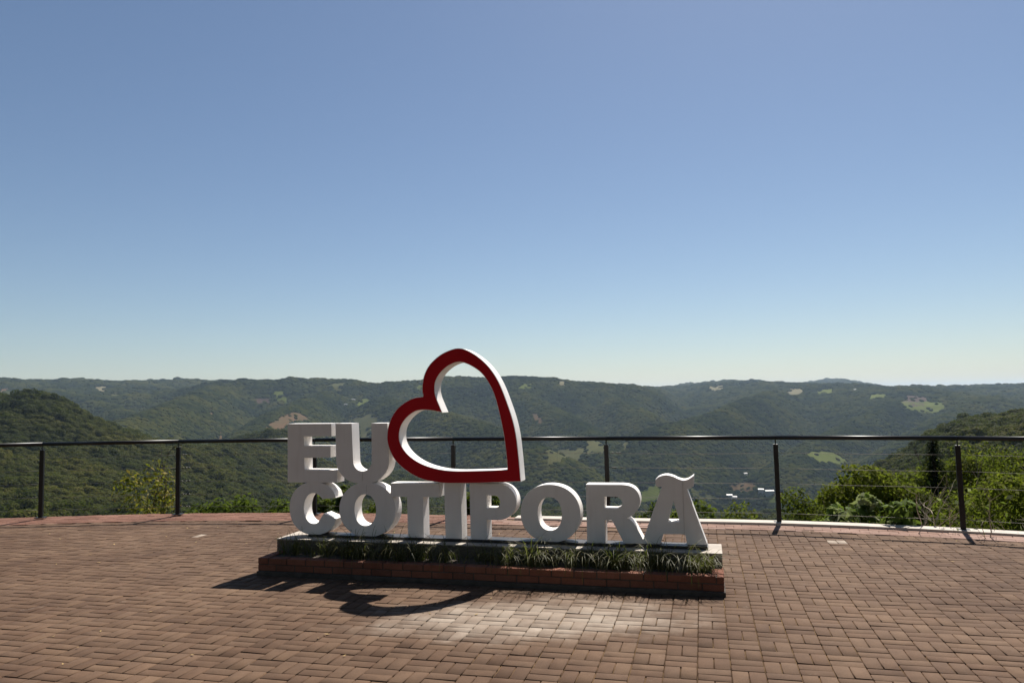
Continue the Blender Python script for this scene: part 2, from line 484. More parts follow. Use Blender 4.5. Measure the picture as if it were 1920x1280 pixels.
AZ = np.concatenate([np.linspace(-180, -46, 46, endpoint=False), np.arange(-46, 46, 0.085), np.linspace(46, 180, 46)])
RR = np.concatenate([[3.0, 6.0, 8.0], np.exp(np.linspace(math.log(9.0), math.log(60), 46, endpoint=False)), np.exp(np.linspace(math.log(60), math.log(300), 50, endpoint=False)),
                     np.exp(np.linspace(math.log(300), math.log(5000), 300, endpoint=False)), np.exp(np.linspace(math.log(5000), math.log(20000), 60))])
LR = np.log(RR)
_cz, _prof = col_profile()
ztab = np.array([pchip(p[0], p[1], LR) for p in _prof])                 # columns x r
ZG = np.array([pchip(_cz, ztab[:, j], np.clip(AZ, _cz[0], _cz[-1])) for j in range(len(RR))]).T   # az x r
_a, _r = np.meshgrid(np.radians(AZ), RR, indexing='ij')
GX, GY = np.sin(_a) * _r, np.cos(_a) * _r
_wt = np.clip((_r - 250) / 900, 0, 1)
ridg = fbm(GX / 720 + 40, GY / 900 + 40, 101, 3, True) - 0.64
fine = fbm(GX / 200 + 80, GY / 260 + 80, 151, 3, True) - 0.62
_far = 1 - 0.72 * np.clip((_r - 2300) / 800, 0, 1)
ZG = ZG + _wt * _far * (ridg * np.clip(_r * 0.105, 0, 260) + fine * np.clip(_r * 0.042, 0, 105))
ZG = ZG + np.clip((_r - 40) / 200, 0, 1) * (fbm(GX / 60 + 9, GY / 60 + 9, 201, 3) - 0.5) * 7
# side spurs that step down from the far ridges into the valley
SPURS = [
 [(400, 722, 3100), (365, 736, 2800), (330, 750, 2500), (265, 776, 2150), (210, 790, 1950)],
 [(610, 732, 3000), (570, 748, 2750), (530, 765, 2450), (470, 800, 2150), (430, 832, 1850), (400, 850, 1650)],
 [(720, 742, 2700), (780, 757, 2450), (840, 771, 2250), (900, 790, 2080), (960, 812, 1920), (1010, 835, 1780)],
 [(960, 722, 3050), (1010, 752, 2750), (1060, 778, 2500), (1105, 806, 2250), (1130, 835, 2000)],
 [(1110, 722, 3200), (1150, 745, 2950), (1185, 760, 2750), (1215, 776, 2550)],
 [(1205, 815, 2050), (1235, 797, 2120), (1275, 788, 2220), (1340, 772, 2480), (1400, 747, 2900), (1450, 731, 3400)],
 [(1720, 742, 3300), (1660, 762, 3000), (1600, 790, 2650), (1530, 826, 2300), (1475, 866, 2000)],
 [(1860, 742, 3300), (1800, 765, 2900), (1740, 800, 2500), (1690, 832, 2200)],
 [(90, 728, 3600), (150, 745, 3200), (220, 762, 2800), (280, 785, 2400)],
 [(640, 862, 1500), (720, 880, 1380), (800, 905, 1250), (880, 930, 1120)],
]
_mid = np.clip((_r - 1250) / 500, 0, 1) * np.clip((3150 - _r) / 450, 0, 1)
ZG = ZG - 105 * _mid
_sel = np.nonzero(((_r > 900) & (_r < 4200) & (np.abs(_a) < R(46))).ravel())[0]
_sx, _sy = GX.ravel()[_sel], GY.ravel()[_sel]
_best = np.full(len(_sel), -1e9)
for sp_ in SPURS:
    q = np.array([at_dist(x, y, r0) for x, y, r0 in sp_])
    q[:, 2] -= CANOPY
    for a_, b_ in zip(q[:-1], q[1:]):
        ab = (b_ - a_)[:2]
        t_ = np.clip(((_sx - a_[0]) * ab[0] + (_sy - a_[1]) * ab[1]) / (ab @ ab), 0, 1)
        dd_ = np.hypot(_sx - a_[0] - ab[0] * t_, _sy - a_[1] - ab[1] * t_)
        wob = 1 + .35 * (fbm(_sx / 170 + 5, _sy / 170 + 5, 333, 2) - .5)
        np.maximum(_best, a_[2] + (b_[2] - a_[2]) * t_ - .74 * wob * (np.sqrt(dd_ ** 2 + 55 ** 2) - 55), out=_best)
_zf = ZG.ravel().copy()
_z0 = _zf[_sel]
_k = 9.0
_dif = np.clip((_best - _z0) / _k, -30, 30)
_zf[_sel] = _z0 + _k * np.log1p(np.exp(_dif))
ZG = _zf.reshape(ZG.shape)
_er = np.interp(AZ, EDGE_AZ, EDGE_R)[:, None]
ZG = np.where(_r < _er + 0.45, -0.22, ZG)
back = np.abs(AZ)[:, None] > 70
ZG = np.where(back & (_r < 60), -0.22, ZG)
def ground_z(x, y):
    az = np.degrees(np.arctan2(x, y)); lr = np.log(np.hypot(x, y))
    i = np.clip(np.searchsorted(AZ, az) - 1, 0, len(AZ) - 2); j = np.clip(np.searchsorted(LR, lr) - 1, 0, len(LR) - 2)
    u = np.clip((az - AZ[i]) / (AZ[i + 1] - AZ[i]), 0, 1); rr_ = np.exp(lr)
    v = np.clip((rr_ - RR[j]) / (RR[j + 1] - RR[j]), 0, 1)
    return (ZG[i, j] * (1 - u) + ZG[i + 1, j] * u) * (1 - v) + (ZG[i, j + 1] * (1 - u) + ZG[i + 1, j + 1] * u) * v
def hit(px, py, rmin=1000, lift=0.0):
    d = ray(px, py)
    az = math.atan2(d[0], d[1]); te = d[2] / math.hypot(d[0], d[1])
    r = np.exp(np.linspace(math.log(rmin), math.log(15000), 2600))
    z = ground_z(np.sin(az) * r, np.cos(az) * r) + lift
    k = np.nonzero(z >= CAM_H + te * r)[0]
    if not len(k): return None
    r0 = r[k[0]]
    return np.array([math.sin(az) * r0, math.cos(az) * r0])
na, nr = ZG.shape
idx = np.arange(na * nr).reshape(na, nr)
quads = np.stack([idx[:-1, :-1], idx[1:, :-1], idx[1:, 1:], idx[:-1, 1:]], -1).reshape(-1, 4)[:, ::-1]
me = mesh_from('hills', np.stack([GX, GY, ZG], -1).reshape(-1, 3), quads, smooth=True)
tag(link('hills', me, M['ground']), kind='structure')

# ------------------------------------------------------------------ fields and bare slopes on the far hills
def crop(ox, oy, s, pts): return [(ox + x * s, oy + y * s) for x, y in pts]
k5, k6, k7, k8, k6b, k5b = (300, 690, .15625), (560, 690, .125), (1100, 690, .15625), (1100, 810, .20833), (1360, 680, .29167), (900, 680, .33333)
FIELDS = [
 ('pasture', crop(*k5, [(1340, 300), (1420, 275), (1520, 290), (1500, 330), (1540, 400), (1420, 385)])),
 ('bare', crop(*k5, [(1060, 825), (1250, 690), (1450, 590), (1580, 540), (1700, 560), (1830, 640), (1560, 660), (1450, 740), (1300, 830)])),
 ('plough', crop(*k5, [(1100, 380), (1200, 375), (1350, 370), (1340, 388), (1180, 402)])),
 ('olive', crop(*k6, [(480, 255), (560, 238), (710, 235), (660, 310), (600, 330), (530, 285)])),
 ('pasture', crop(*k6, [(850, 520), (950, 472), (1120, 478), (1150, 500), (1060, 535), (880, 535)])),
 ('olive', crop(*k6, [(240, 800), (480, 780), (830, 760), (960, 740), (1120, 660), (1220, 740), (1220, 800), (1000, 830), (600, 840)])),
 ('olive', crop(*k6, [(900, 840), (1090, 830), (1090, 1010), (920, 1010)])),
 ('pasture', crop(*k6b, [(1080, 268), (1180, 262), (1290, 252), (1400, 262), (1420, 292), (1350, 312), (1250, 302), (1160, 285)])),
 ('plough', crop(*k6b, [(1135, 240), (1170, 215), (1260, 220), (1300, 238), (1280, 262), (1180, 262)])),
 ('pasture', crop(*k6b, [(510, 592), (560, 578), (690, 580), (800, 627), (720, 640), (600, 628)])),
 ('pasture', crop(*k8, [(485, 545), (600, 480), (680, 500), (660, 600), (560, 612), (480, 605)])),
 ('olive', crop(*k8, [(920, 500), (1050, 515), (1180, 580), (1100, 598), (960, 575)])),
 ('olive', crop(*k5b, [(370, 507), (440, 488), (590, 490), (590, 505), (480, 528), (420, 560), (370, 555)])),
 ('bare', crop(*k8, [(1250, 492), (1400, 458), (1520, 488), (1500, 525), (1380, 520)])),
 ('bare', crop(*k8, [(1660, 545), (1830, 552), (1800, 572), (1680, 566)])),
 ('pasture', crop(*k8, [(1600, 590), (1700, 580), (1700, 618), (1620, 625)])),
 ('pale_field', crop(*k7, [(1465, 235), (1500, 215), (1655, 210), (1655, 232), (1500, 248)])),
 ('pale_field', crop(*k6b, [(345, 178), (420, 168), (498, 172), (495, 186), (350, 184)])),
 ('pasture', crop(*k6b, [(580, 176), (700, 172), (700, 186), (580, 188)])),
 ('pasture', crop(*k6b, [(925, 212), (980, 204), (1035, 208), (1030, 222), (930, 222)])),
 ('pasture', crop(900, 640, .15625, [(455, 545), (520, 515), (622, 515), (615, 552), (480, 555)])),
 ('bare', crop(900, 640, .15625, [(620, 868), (690, 878), (755, 930), (745, 975), (660, 925)])),
 ('pale_field', crop(900, 640, .15625, [(950, 495), (1020, 490), (1020, 505), (955, 508)])),
 ('pale_field', crop(0, 690, .15625, [(1125, 242), (1290, 225), (1285, 265), (1180, 272)])),
 ('olive', crop(0, 690, .15625, [(1290, 305), (1430, 300), (1430, 330), (1320, 330)])),
 ('bare', crop(0, 690, .15625, [(0, 252), (100, 252), (60, 275), (0, 275)])),
 ('bare', crop(*k5, [(595, 475), (635, 490), (620, 580), (600, 560)])),
 ('bare', crop(*k5, [(700, 770), (740, 770), (750, 900), (720, 890)])),
 ('olive', crop(*k7, [(0, 880), (150, 890), (230, 940), (210, 1010), (0, 1010)])),
 ('olive', crop(*k7, [(430, 870), (520, 900), (510, 970), (440, 960)])),
 ('olive', crop(*k8, [(430, 700), (600, 690), (560, 770), (440, 780)])),
 ('pasture', crop(*k6, [(1740, 290), (1800, 262), (1880, 255), (1880, 300), (1790, 310)])),
]
POLYS = []
for mk, pp in FIELDS:
    cy_ = sum(y for _, y in pp) / len(pp)
    w_ = [hit(x, y + (5 if y > cy_ else -1)) for x, y in pp]
    w_ = [q for q in w_ if q is not None]
    if len(w_) < 4: continue
    rr_ = np.array([np.hypot(*q) for q in w_]); med = np.median(rr_)
    w_ = [q for q, r_ in zip(w_, rr_) if 0.6 * med < r_ < 1.6 * med]
    if len(w_) < 4: continue
    w_ = np.array(w_)
    # outline densified and slightly wavering, then a star grid to its centre
    out = []
    for i in range(len(w_)):
        a, b = w_[i], w_[(i + 1) % len(w_)]
        n = max(2, int(np.linalg.norm(b - a) / 12))
        for t in np.arange(n) / n: out.append(a + (b - a) * t)
    out = np.array(out)
    c = out.mean(0)
    jit = 1 + 0.10 * (rng.random(len(out)) - 0.5)
    out = c + (out - c) * jit[:, None]
    POLYS.append(out)
    K = 14
    V = [c] + [c + (out - c) * (k / K) for k in range(1, K + 1)]
    V = np.concatenate([np.atleast_2d(v) for v in V])
    n = len(out)
    Z = ground_z(V[:, 0], V[:, 1]) + 1.2
    fs = []
    for k in range(K - 1):
        for i in range(n):
            a = 1 + k * n + i; b = 1 + k * n + (i + 1) % n
            fs.append((a, b, b + n, a + n))
    for i in range(n):
        fs.append((0, 1 + i, 1 + (i + 1) % n, 1 + (i + 1) % n))
    me = bpy.data.meshes.new('field')
    me.from_pydata(np.c_[V, Z].tolist(), [], [f[:3] if f[2] == f[3] else f for f in fs])
    bm = bmesh.new(); bm.from_mesh(me); bmesh.ops.recalc_face_normals(bm, faces=bm.faces)
    if sum(f.normal.z for f in bm.faces) < 0: bmesh.ops.reverse_faces(bm, faces=bm.faces)
    bm.to_mesh(me); bm.free()
    tag(link('field', me, M[mk]), kind='structure')

# ------------------------------------------------------------------ the wood that covers the hills
def blob_crown(seed, sub=3):
    bm = bmesh.new()
    bmesh.ops.create_icosphere(bm, subdivisions=sub, radius=1.0)
    rs = np.random.default_rng(seed)
    lobes = rs.normal(size=(9, 3)); lobes /= np.linalg.norm(lobes, axis=1)[:, None]
    lobes[:, 2] = np.abs(lobes[:, 2]) * 0.9
    for v in bm.verts:
        p = np.array(v.co)
        d = (lobes @ p).max()
        k = 0.72 + 0.42 * max(0, d - 0.55) / 0.45 + rs.normal() * 0.055
        q = p * k
        v.co = Vector((q[0] * 1.0, q[1] * 1.0, q[2] * 0.95 + 0.55))
    return bm_mesh('crown_shape', bm, True)
def leaf_cloud(n, radii, leaf, seed, lobes=7, shell=0.55, center=(0, 0, 0), flat=0.0, jit=0.65):
    """n small leaf faces spread through lumpy lobes; returns verts, quads"""
    rs = np.random.default_rng(seed)
    L = rs.normal(size=(lobes, 3)); L /= np.linalg.norm(L, axis=1)[:, None]
    L *= rs.uniform(0.35, 0.68, (lobes, 1))
    lr = rs.uniform(0.34, 0.55, lobes)
    which = rs.integers(0, lobes, n)
    dv = rs.normal(size=(n, 3)); dv /= np.linalg.norm(dv, axis=1)[:, None]
    dv[:, 2] = np.where(rs.random(n) < 0.6, np.abs(dv[:, 2]), dv[:, 2])
    rad = lr[which] * (shell + (1 - shell) * rs.random(n) ** 0.6)
    P = (L[which] + dv * rad[:, None]) * np.array(radii)
    nrm = dv + rs.normal(size=(n, 3)) * jit
    nrm[:, 2] += flat
    nrm /= np.linalg.norm(nrm, axis=1)[:, None]
    a = np.cross(nrm, rs.normal(size=(n, 3))); a /= np.linalg.norm(a, axis=1)[:, None]
    b = np.cross(nrm, a)
    s = leaf * (0.45 + 1.15 * rs.random(n) ** 1.5)[:, None]
    P = P + np.array(center)
    V = np.stack([P - a * s, P - b * s * 0.5 + nrm * s * .12, P + a * s, P + b * s * 0.5 + nrm * s * .12], 1).reshape(-1, 3)
    return V, np.arange(4 * n).reshape(n, 4)
protos = bpy.data.collections.new('crown_shapes')
def add_proto(name, me, mat):
    o = bpy.data.objects.new(name, me)
    me.materials.append(mat)
    protos.objects.link(o)
NFAR, NNEAR, NCLOSE = 6, 6, 5
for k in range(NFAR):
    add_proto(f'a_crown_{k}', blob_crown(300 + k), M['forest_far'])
for k in range(NNEAR):
    V, Fq = leaf_cloud(1500, (1.15, 1.15, 1.05), 0.105, 400 + k, lobes=9, shell=0.82, center=(0, 0, 0.55), flat=.25, jit=.38)
    add_proto(f'b_crown_{k}', mesh_from('crown_leaves', V, Fq), M['forest_near'])

for k in range(NCLOSE):
    V, Fq = leaf_cloud(5200, (1.15, 1.15, 1.1), 0.042, 450 + k, lobes=11, shell=0.55, center=(0, 0, 0.6), flat=.3)
    add_proto(f'c_crown_{k}', mesh_from('crown_leaves', V, Fq), M['lush'])
def inside(poly, P):
    x, y = P[:, 0], P[:, 1]
    res = np.zeros(len(P), bool)
    j = len(poly) - 1
    for i in range(len(poly)):
        xi, yi = poly[i]; xj, yj = poly[j]
        c = ((yi > y) != (yj > y)) & (x < (xj - xi) * (y - yi) / (yj - yi + 1e-12) + xi)
        res ^= c
        j = i
    return res
el = (ZG + np.clip(RR[None, :] * .03, 0, 7) - 1 - CAM_H) / RR[None, :]
cm = np.maximum.accumulate(np.where(RR[None, :] > 40, el, -9), axis=1)
pts, scl = [], []
r_ = 36.0
while r_ < 9500:
    s = 1.6 + 3.6 * min(1, r_ / 200) + 1.6 * min(1, r_ / 900) if r_ < 2000 else max(6.8, r_ * 0.0030)
    n = int(R(92) * r_ / s)
    az = R(-46) + R(92) * (np.arange(n) + rng.random(n)) / n
    rad = r_ + (rng.random(n) - 0.5) * s * 1.1
    pts.append(np.c_[np.sin(az) * rad, np.cos(az) * rad]); scl.append(np.full(n, s))
    r_ += s * (0.9 if r_ < 2000 else 1.25)
P = np.concatenate(pts); SCL = np.concatenate(scl)
az = np.degrees(np.arctan2(P[:, 0], P[:, 1])); rad = np.hypot(P[:, 0], P[:, 1])
Z = ground_z(P[:, 0], P[:, 1])
ai = np.clip(np.searchsorted(AZ, az), 0, len(AZ) - 1); ri = np.clip(np.searchsorted(RR, rad) - 3, 0, len(RR) - 1)
vis = (Z + 11 - CAM_H) / rad > cm[ai, ri] - 0.006
keep = vis.copy()
# thin shrubby clearings and the fields
for poly in POLYS:
    lo, hi = poly.min(0) - 5, poly.max(0) + 5
    cand = np.nonzero(keep & (P[:, 0] > lo[0]) & (P[:, 0] < hi[0]) & (P[:, 1] > lo[1]) & (P[:, 1] < hi[1]))[0]
    if len(cand): keep[cand[inside(poly, P[cand]) & (rng.random(len(cand)) < 0.95)]] = False
# keep the close slope right of the plaza free for the single trees there
keep &= ~((az < 21) & (rad < 75))
P, Z, SCL, rad = P[keep], Z[keep], SCL[keep], rad[keep]
N = len(P)
near = rad < 1500
size = SCL * rng.uniform(0.60, 1.05, N) * (0.85 + 0.55 * rng.random(N) ** 3)
size = np.minimum(size, np.where(rad < 200, rad * .026, 99))
pm = bpy.data.meshes.new('forest')
pm.vertices.add(N)
pm.vertices.foreach_set('co', np.c_[P, Z + size * 0.15].astype(np.float32).ravel())
def attr(name, typ, arr):
    a = pm.attributes.new(name, typ, 'POINT')
    a.data.foreach_set('value' if typ != 'FLOAT_VECTOR' else 'vector', np.ascontiguousarray(arr).ravel())
# crowns lean with the slope, as a closed canopy does
e_ = 14.0
nx = -(ground_z(P[:, 0] + e_, P[:, 1]) - ground_z(P[:, 0] - e_, P[:, 1])) / (2 * e_)
ny = -(ground_z(P[:, 0], P[:, 1] + e_) - ground_z(P[:, 0], P[:, 1] - e_)) / (2 * e_)
lean = np.where(rad > 400, 0.95, 0.3)
nv = np.c_[nx * lean, ny * lean, np.ones(N)]; nv /= np.linalg.norm(nv, axis=1)[:, None]
spin = rng.random(N) * 6.283
xa = np.c_[np.cos(spin), np.sin(spin), np.zeros(N)]
xa -= nv * np.sum(xa * nv, axis=1)[:, None]; xa /= np.linalg.norm(xa, axis=1)[:, None]
ya = np.cross(nv, xa)
# XYZ Euler of the matrix with columns xa, ya, nv
ex = np.arctan2(ya[:, 2], nv[:, 2]); ey = np.arcsin(np.clip(-xa[:, 2], -1, 1)); ez = np.arctan2(xa[:, 1], xa[:, 0])
attr('rot', 'FLOAT_VECTOR', np.c_[ex, ey, ez].astype(np.float32))
hz = np.where(rad > 1500, rng.uniform(0.30, 0.62, N), np.where(rad > 400, rng.uniform(0.45, 0.85, N), rng.uniform(0.6, 1.1, N)))
attr('siz', 'FLOAT_VECTOR', np.c_[size, size, size * hz].astype(np.float32))
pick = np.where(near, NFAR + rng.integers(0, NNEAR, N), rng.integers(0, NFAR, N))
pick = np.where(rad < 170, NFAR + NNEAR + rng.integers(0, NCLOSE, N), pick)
attr('pick', 'INT', pick.astype(np.int32))
fo = link('forest', pm)
tag(fo, 'dense green broadleaf forest covering the valley slopes and ridges', 'forest', kind='stuff')
ng = bpy.data.node_groups.new('forest_nodes', 'GeometryNodeTree')
ng.interface.new_socket('Geometry', in_out='INPUT', socket_type='NodeSocketGeometry')
ng.interface.new_socket('Geometry', in_out='OUTPUT', socket_type='NodeSocketGeometry')
gi, go = ng.nodes.new('NodeGroupInput'), ng.nodes.new('NodeGroupOutput')
ci = ng.nodes.new('GeometryNodeCollectionInfo')
ci.inputs['Collection'].default_value = protos
ci.inputs['Separate Children'].default_value = True
ci.inputs['Reset Children'].default_value = True
ip = ng.nodes.new('GeometryNodeInstanceOnPoints')
ip.inputs['Pick Instance'].default_value = True
def named(n, t):
    a = ng.nodes.new('GeometryNodeInputNamedAttribute')
    a.data_type = t
    a.inputs['Name'].default_value = n
    return a.outputs['Attribute']
ng.links.new(gi.outputs[0], ip.inputs['Points'])
ng.links.new(ci.outputs[0], ip.inputs['Instance'])
ng.links.new(named('pick', 'INT'), ip.inputs['Instance Index'])
e2r = ng.nodes.new('FunctionNodeEulerToRotation')
ng.links.new(named('rot', 'FLOAT_VECTOR'), e2r.inputs[0])
ng.links.new(e2r.outputs[0], ip.inputs['Rotation'])
ng.links.new(named('siz', 'FLOAT_VECTOR'), ip.inputs['Scale'])
ng.links.new(ip.outputs[0], go.inputs[0])
md = fo.modifiers.new('scatter', 'NODES')
md.node_group = ng
print('forest trees', N)

# ------------------------------------------------------------------ far farm buildings
HOUSES = [
 (crop(*k8, [(1285, 597)])[0], 13, 8, 'small white farm shed in the valley, right of the tilde letter'),
 (crop(*k8, [(1332, 613)])[0], 11, 7, 'low white farm shed nearest the river flat, beside a twin shed'),
 (crop(*k8, [(1430, 403)])[0], 8, 6, 'lone tiny white house on the wooded slope above the river flat'),
 (crop(*k8, [(1570, 547)])[0], 12, 8, 'white riverside house at the left of a pale row'),
 (crop(*k8, [(1645, 562)])[0], 20, 8, 'long white riverside building left of a black rail post'),
 (crop(*k6, [(805, 500)])[0], 22, 10, 'white farmhouse beside a bright green pasture high above the letter U'),
 (crop(*k6, [(695, 575)])[0], 18, 9, 'white farmhouse among trees below the bright pasture'),
 (crop(*k6b, [(845, 182)])[0], 26, 12, 'white house on the plateau under the distant conical peak'),
]
for (px, py), L_, W_, lab in HOUSES:
    q = hit(px, py, 600)
    if q is None: continue
    z0 = float(ground_z(q[0], q[1])) + 5.0
    h = empty('farm_house', (q[0], q[1], z0), random.uniform(-.4, .4))
    tag(h, lab, 'house', 'far farm buildings')
    link('wall', bm_mesh('wall', box_bm(-L_ / 2, L_ / 2, -W_ / 2, W_ / 2, -9, 3.2)), M['house_wall'], h)
    bm = bmesh.new()
    e, H = 0.7, 2.2
    vs_ = [bm.verts.new(p) for p in ((-L_ / 2 - e, -W_ / 2 - e, 3.25), (L_ / 2 + e, -W_ / 2 - e, 3.25), (L_ / 2 + e, W_ / 2 + e, 3.25), (-L_ / 2 - e, W_ / 2 + e, 3.25), (-L_ / 2 - e, 0, 3.25 + H), (L_ / 2 + e, 0, 3.25 + H))]
    for f in ((0, 1, 5, 4), (2, 3, 4, 5), (0, 4, 3), (1, 2, 5), (0, 3, 2, 1)): bm.faces.new([vs_[i] for i in f])
    link('roof', bm_mesh('roof', bm), M['house_roof'], h)
    for sx in (-.25, .25):
        link('window', bm_mesh('window', box_bm(sx * L_ - .6, sx * L_ + .6, -W_ / 2 - .03, -W_ / 2 + .05, 1.0, 2.1)), M['black'], h)

# ------------------------------------------------------------------ plaza paving
CELL = 0.2
GYAW = R(14.107)
GO = np.array([1.4016, 5.9221])
gu = np.array([math.cos(GYAW), -math.sin(GYAW)])
gv = np.array([math.sin(GYAW), math.cos(GYAW)])
INNER = edge_off(-0.49)
inner_poly = np.concatenate([INNER, [(9.5, 1.0), (9.5, -3.0), (-12.0, -3.0), (-12.0, 8.0)]])
bm = bmesh.new()
vv = [bm.verts.new((p[0], p[1], -0.011)) for p in np.concatenate([edge_off(0.02), [(9.7, 1.0), (9.7, -3.2), (-12.2, -3.2), (-12.2, 8.0)]])]
fc = bm.faces.new(vv)
bmesh.ops.triangulate(bm, faces=[fc])
pme = bm_mesh('pavement', bm)
pave = link('pavement', pme, M['bedding'])
tag(pave, kind='structure')

def paver_shape(L, W, depth=0.05, g=0.0035, bev=0.0035):
    hx, hy = L / 2 - g, W / 2 - g
    z1, z2 = -0.0028, 0.0
    V = []
    for (x, y, z) in ((hx, hy, -depth), (hx, hy, z1), (hx - bev, hy - bev, z2)):
        V += [(-x, -y, z), (x, -y, z), (x, y, z), (-x, y, z)]
    Fq = [(8, 9, 10, 11)]
    for k in (0, 4):
        for i in range(4):
            Fq.append((k + i, k + (i + 1) % 4, k + 4 + (i + 1) % 4, k + 4 + i))
    return np.array(V), np.array(Fq)
PV, PF = paver_shape(0.2, 0.1)
slots = []
for i in range(-75, 60):
    for j in range(-48, 40):
        c = GO + gu * (i + .5) * CELL + gv * (j + .5) * CELL
        if not (-12 < c[0] < 9.5 and -0.5 < c[1] < 11.6): continue
        vert = (i - j) % 2 == 0
        for s in (-1, 1):
            off = gu * s * .05 if vert else gv * s * .05
            slots.append((*(c + off), vert))
slots = np.array(slots, float)
ins = inside(inner_poly, slots[:, :2])
# pavers under the planter stay out
SYAW = R(14.3)
SU = np.array([math.cos(SYAW), -math.sin(SYAW), 0]); SD = np.array([math.sin(SYAW), math.cos(SYAW), 0])
SO = np.array([1.73, 6.357, 0]) - 4.38 * SU
rel = slots[:, :2] - SO[:2]
ps, pd = rel @ SU[:2], rel @ SD[:2]
ins &= ~((ps > 0.12) & (ps < 4.26) & (pd > 0.12) & (pd < 0.68))
slots = slots[ins]
# trim pavers that cross the border joint: pull them in so that none overlaps the strip
N = len(slots)
ht = rng.normal(0, 0.0013, N); tx = rng.normal(0, 0.006, N); ty = rng.normal(0, 0.006, N); tz = rng.normal(0, 0.006, N)
d = np.linalg.norm(slots[:, :2], axis=1)
# on-screen test, largest first
rel3 = np.c_[slots[:, :2], np.zeros(N)] - CAM
dz = rel3 @ _F
sx_, sy_ = 960 + F_PX * (rel3 @ AX) / dz, 640 - F_PX * (rel3 @ AU) / dz
onscr = (dz > 0) & (sx_ > 0) & (sx_ < 1920) & (sy_ < 1278)
order = np.argsort(np.where(onscr, d, 99))
big = set(order[:300].tolist())
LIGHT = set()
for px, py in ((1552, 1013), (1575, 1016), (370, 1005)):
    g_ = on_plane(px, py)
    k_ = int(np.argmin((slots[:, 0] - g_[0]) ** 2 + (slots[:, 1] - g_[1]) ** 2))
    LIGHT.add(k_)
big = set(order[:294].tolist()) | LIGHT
def rot_of(k):
    a = -GYAW + (math.pi / 2 if slots[k, 2] else 0) + tz[k]
    return (tx[k], ty[k], a)
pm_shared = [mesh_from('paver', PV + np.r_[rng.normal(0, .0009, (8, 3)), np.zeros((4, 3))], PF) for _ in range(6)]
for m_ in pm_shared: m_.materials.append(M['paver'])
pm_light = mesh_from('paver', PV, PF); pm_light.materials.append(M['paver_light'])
from mathutils import Euler
AV, AF = [], []
cnt = 0
for k in range(N):
    e = Euler(rot_of(k))
    if k in big:
        o = bpy.data.objects.new('paver', pm_light if k in LIGHT else pm_shared[k % 6])
        col.objects.link(o)
        o.parent = pave
        o.location = (slots[k, 0], slots[k, 1], ht[k])
        o.rotation_euler = e
    else:
        m3 = np.array(e.to_matrix())
        AV.append(PV @ m3.T + np.array([slots[k, 0], slots[k, 1], ht[k]]))
        AF.append(PF + cnt * 12)
        cnt += 1
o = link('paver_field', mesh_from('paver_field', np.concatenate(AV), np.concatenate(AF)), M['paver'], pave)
o['kind'] = 'stuff'
print('pavers', N)

# border strip of three running rows, and the white kerb on the right
def ribbon(o0, o1, z0, z1, i0, i1, name, mat):
    a, b = edge_off(o0)[i0:i1], edge_off(o1)[i0:i1]
    n = len(a)
    V = np.concatenate([np.c_[a, np.full(n, z0)], np.c_[a, np.full(n, z1)], np.c_[b, np.full(n, z1)], np.c_[b, np.full(n, z0)]])
    Fq = []
    for i in range(n - 1):
        for k in range(4):
            Fq.append((k * n + i, k * n + i + 1, ((k + 1) % 4) * n + i + 1, ((k + 1) % 4) * n + i))
    bm = bmesh.new()
    vs_ = [bm.verts.new(v) for v in V]
    for f in Fq: bm.faces.new([vs_[q] for q in f])
    bm.faces.new([vs_[k * n] for k in range(4)]); bm.faces.new([vs_[k * n + n - 1] for k in range(4)])
    return bm_mesh(name, bm)
strip = link('border_strip', ribbon(-0.488, 0.22, -0.16, -0.0095, 0, len(EDGE), 'border_strip', None), M['bedding'])
tag(strip, kind='structure')
seg = np.r_[0, np.cumsum(np.linalg.norm(np.diff(EDGE, axis=0), axis=1))]
def edge_pt(s, o):
    E_ = edge_off(o)
    x, y = np.interp(s, seg, E_[:, 0]), np.interp(s, seg, E_[:, 1])
    x2, y2 = np.interp(s + .05, seg, E_[:, 0]), np.interp(s + .05, seg, E_[:, 1])
    return x, y, math.atan2(y2 - y, x2 - x)
KERB0 = None
i_post = lambda k: k * 24
s_kerb = seg[i_post(5)] + 0.9                      # where the white kerb begins
bs = {}
def strip_mesh(kind):
    if kind not in bs:
        V, Fq = paver_shape(0.212, 0.118, 0.04, 0.003, 0.006)
        bs[kind] = mesh_from('border_paver', V, Fq); bs[kind].materials.append(M[kind])
    return bs[kind]
s_lo, s_hi = seg[i_post(1)], seg[i_post(9)]
for row, off in enumerate((-0.425, -0.305, -0.185, -0.065, 0.055, 0.160)):
    s = s_lo + row * 0.107
    while s < s_hi:
        if off > -0.1 and s > s_kerb - 0.1:
            break
        x, y, a = edge_pt(s, off)
        kind = 'paver_pink' if s > s_kerb - 0.6 + random.uniform(-.5, .5) else 'paver_red'
        o = bpy.data.objects.new('border_paver', strip_mesh(kind))
        col.objects.link(o); o.parent = strip
        o.location = (x, y, 0.003 + random.gauss(0, 0.0012)); o.rotation_euler = (random.gauss(0, .006), random.gauss(0, .006), a + random.gauss(0, .006))
        s += 0.2145
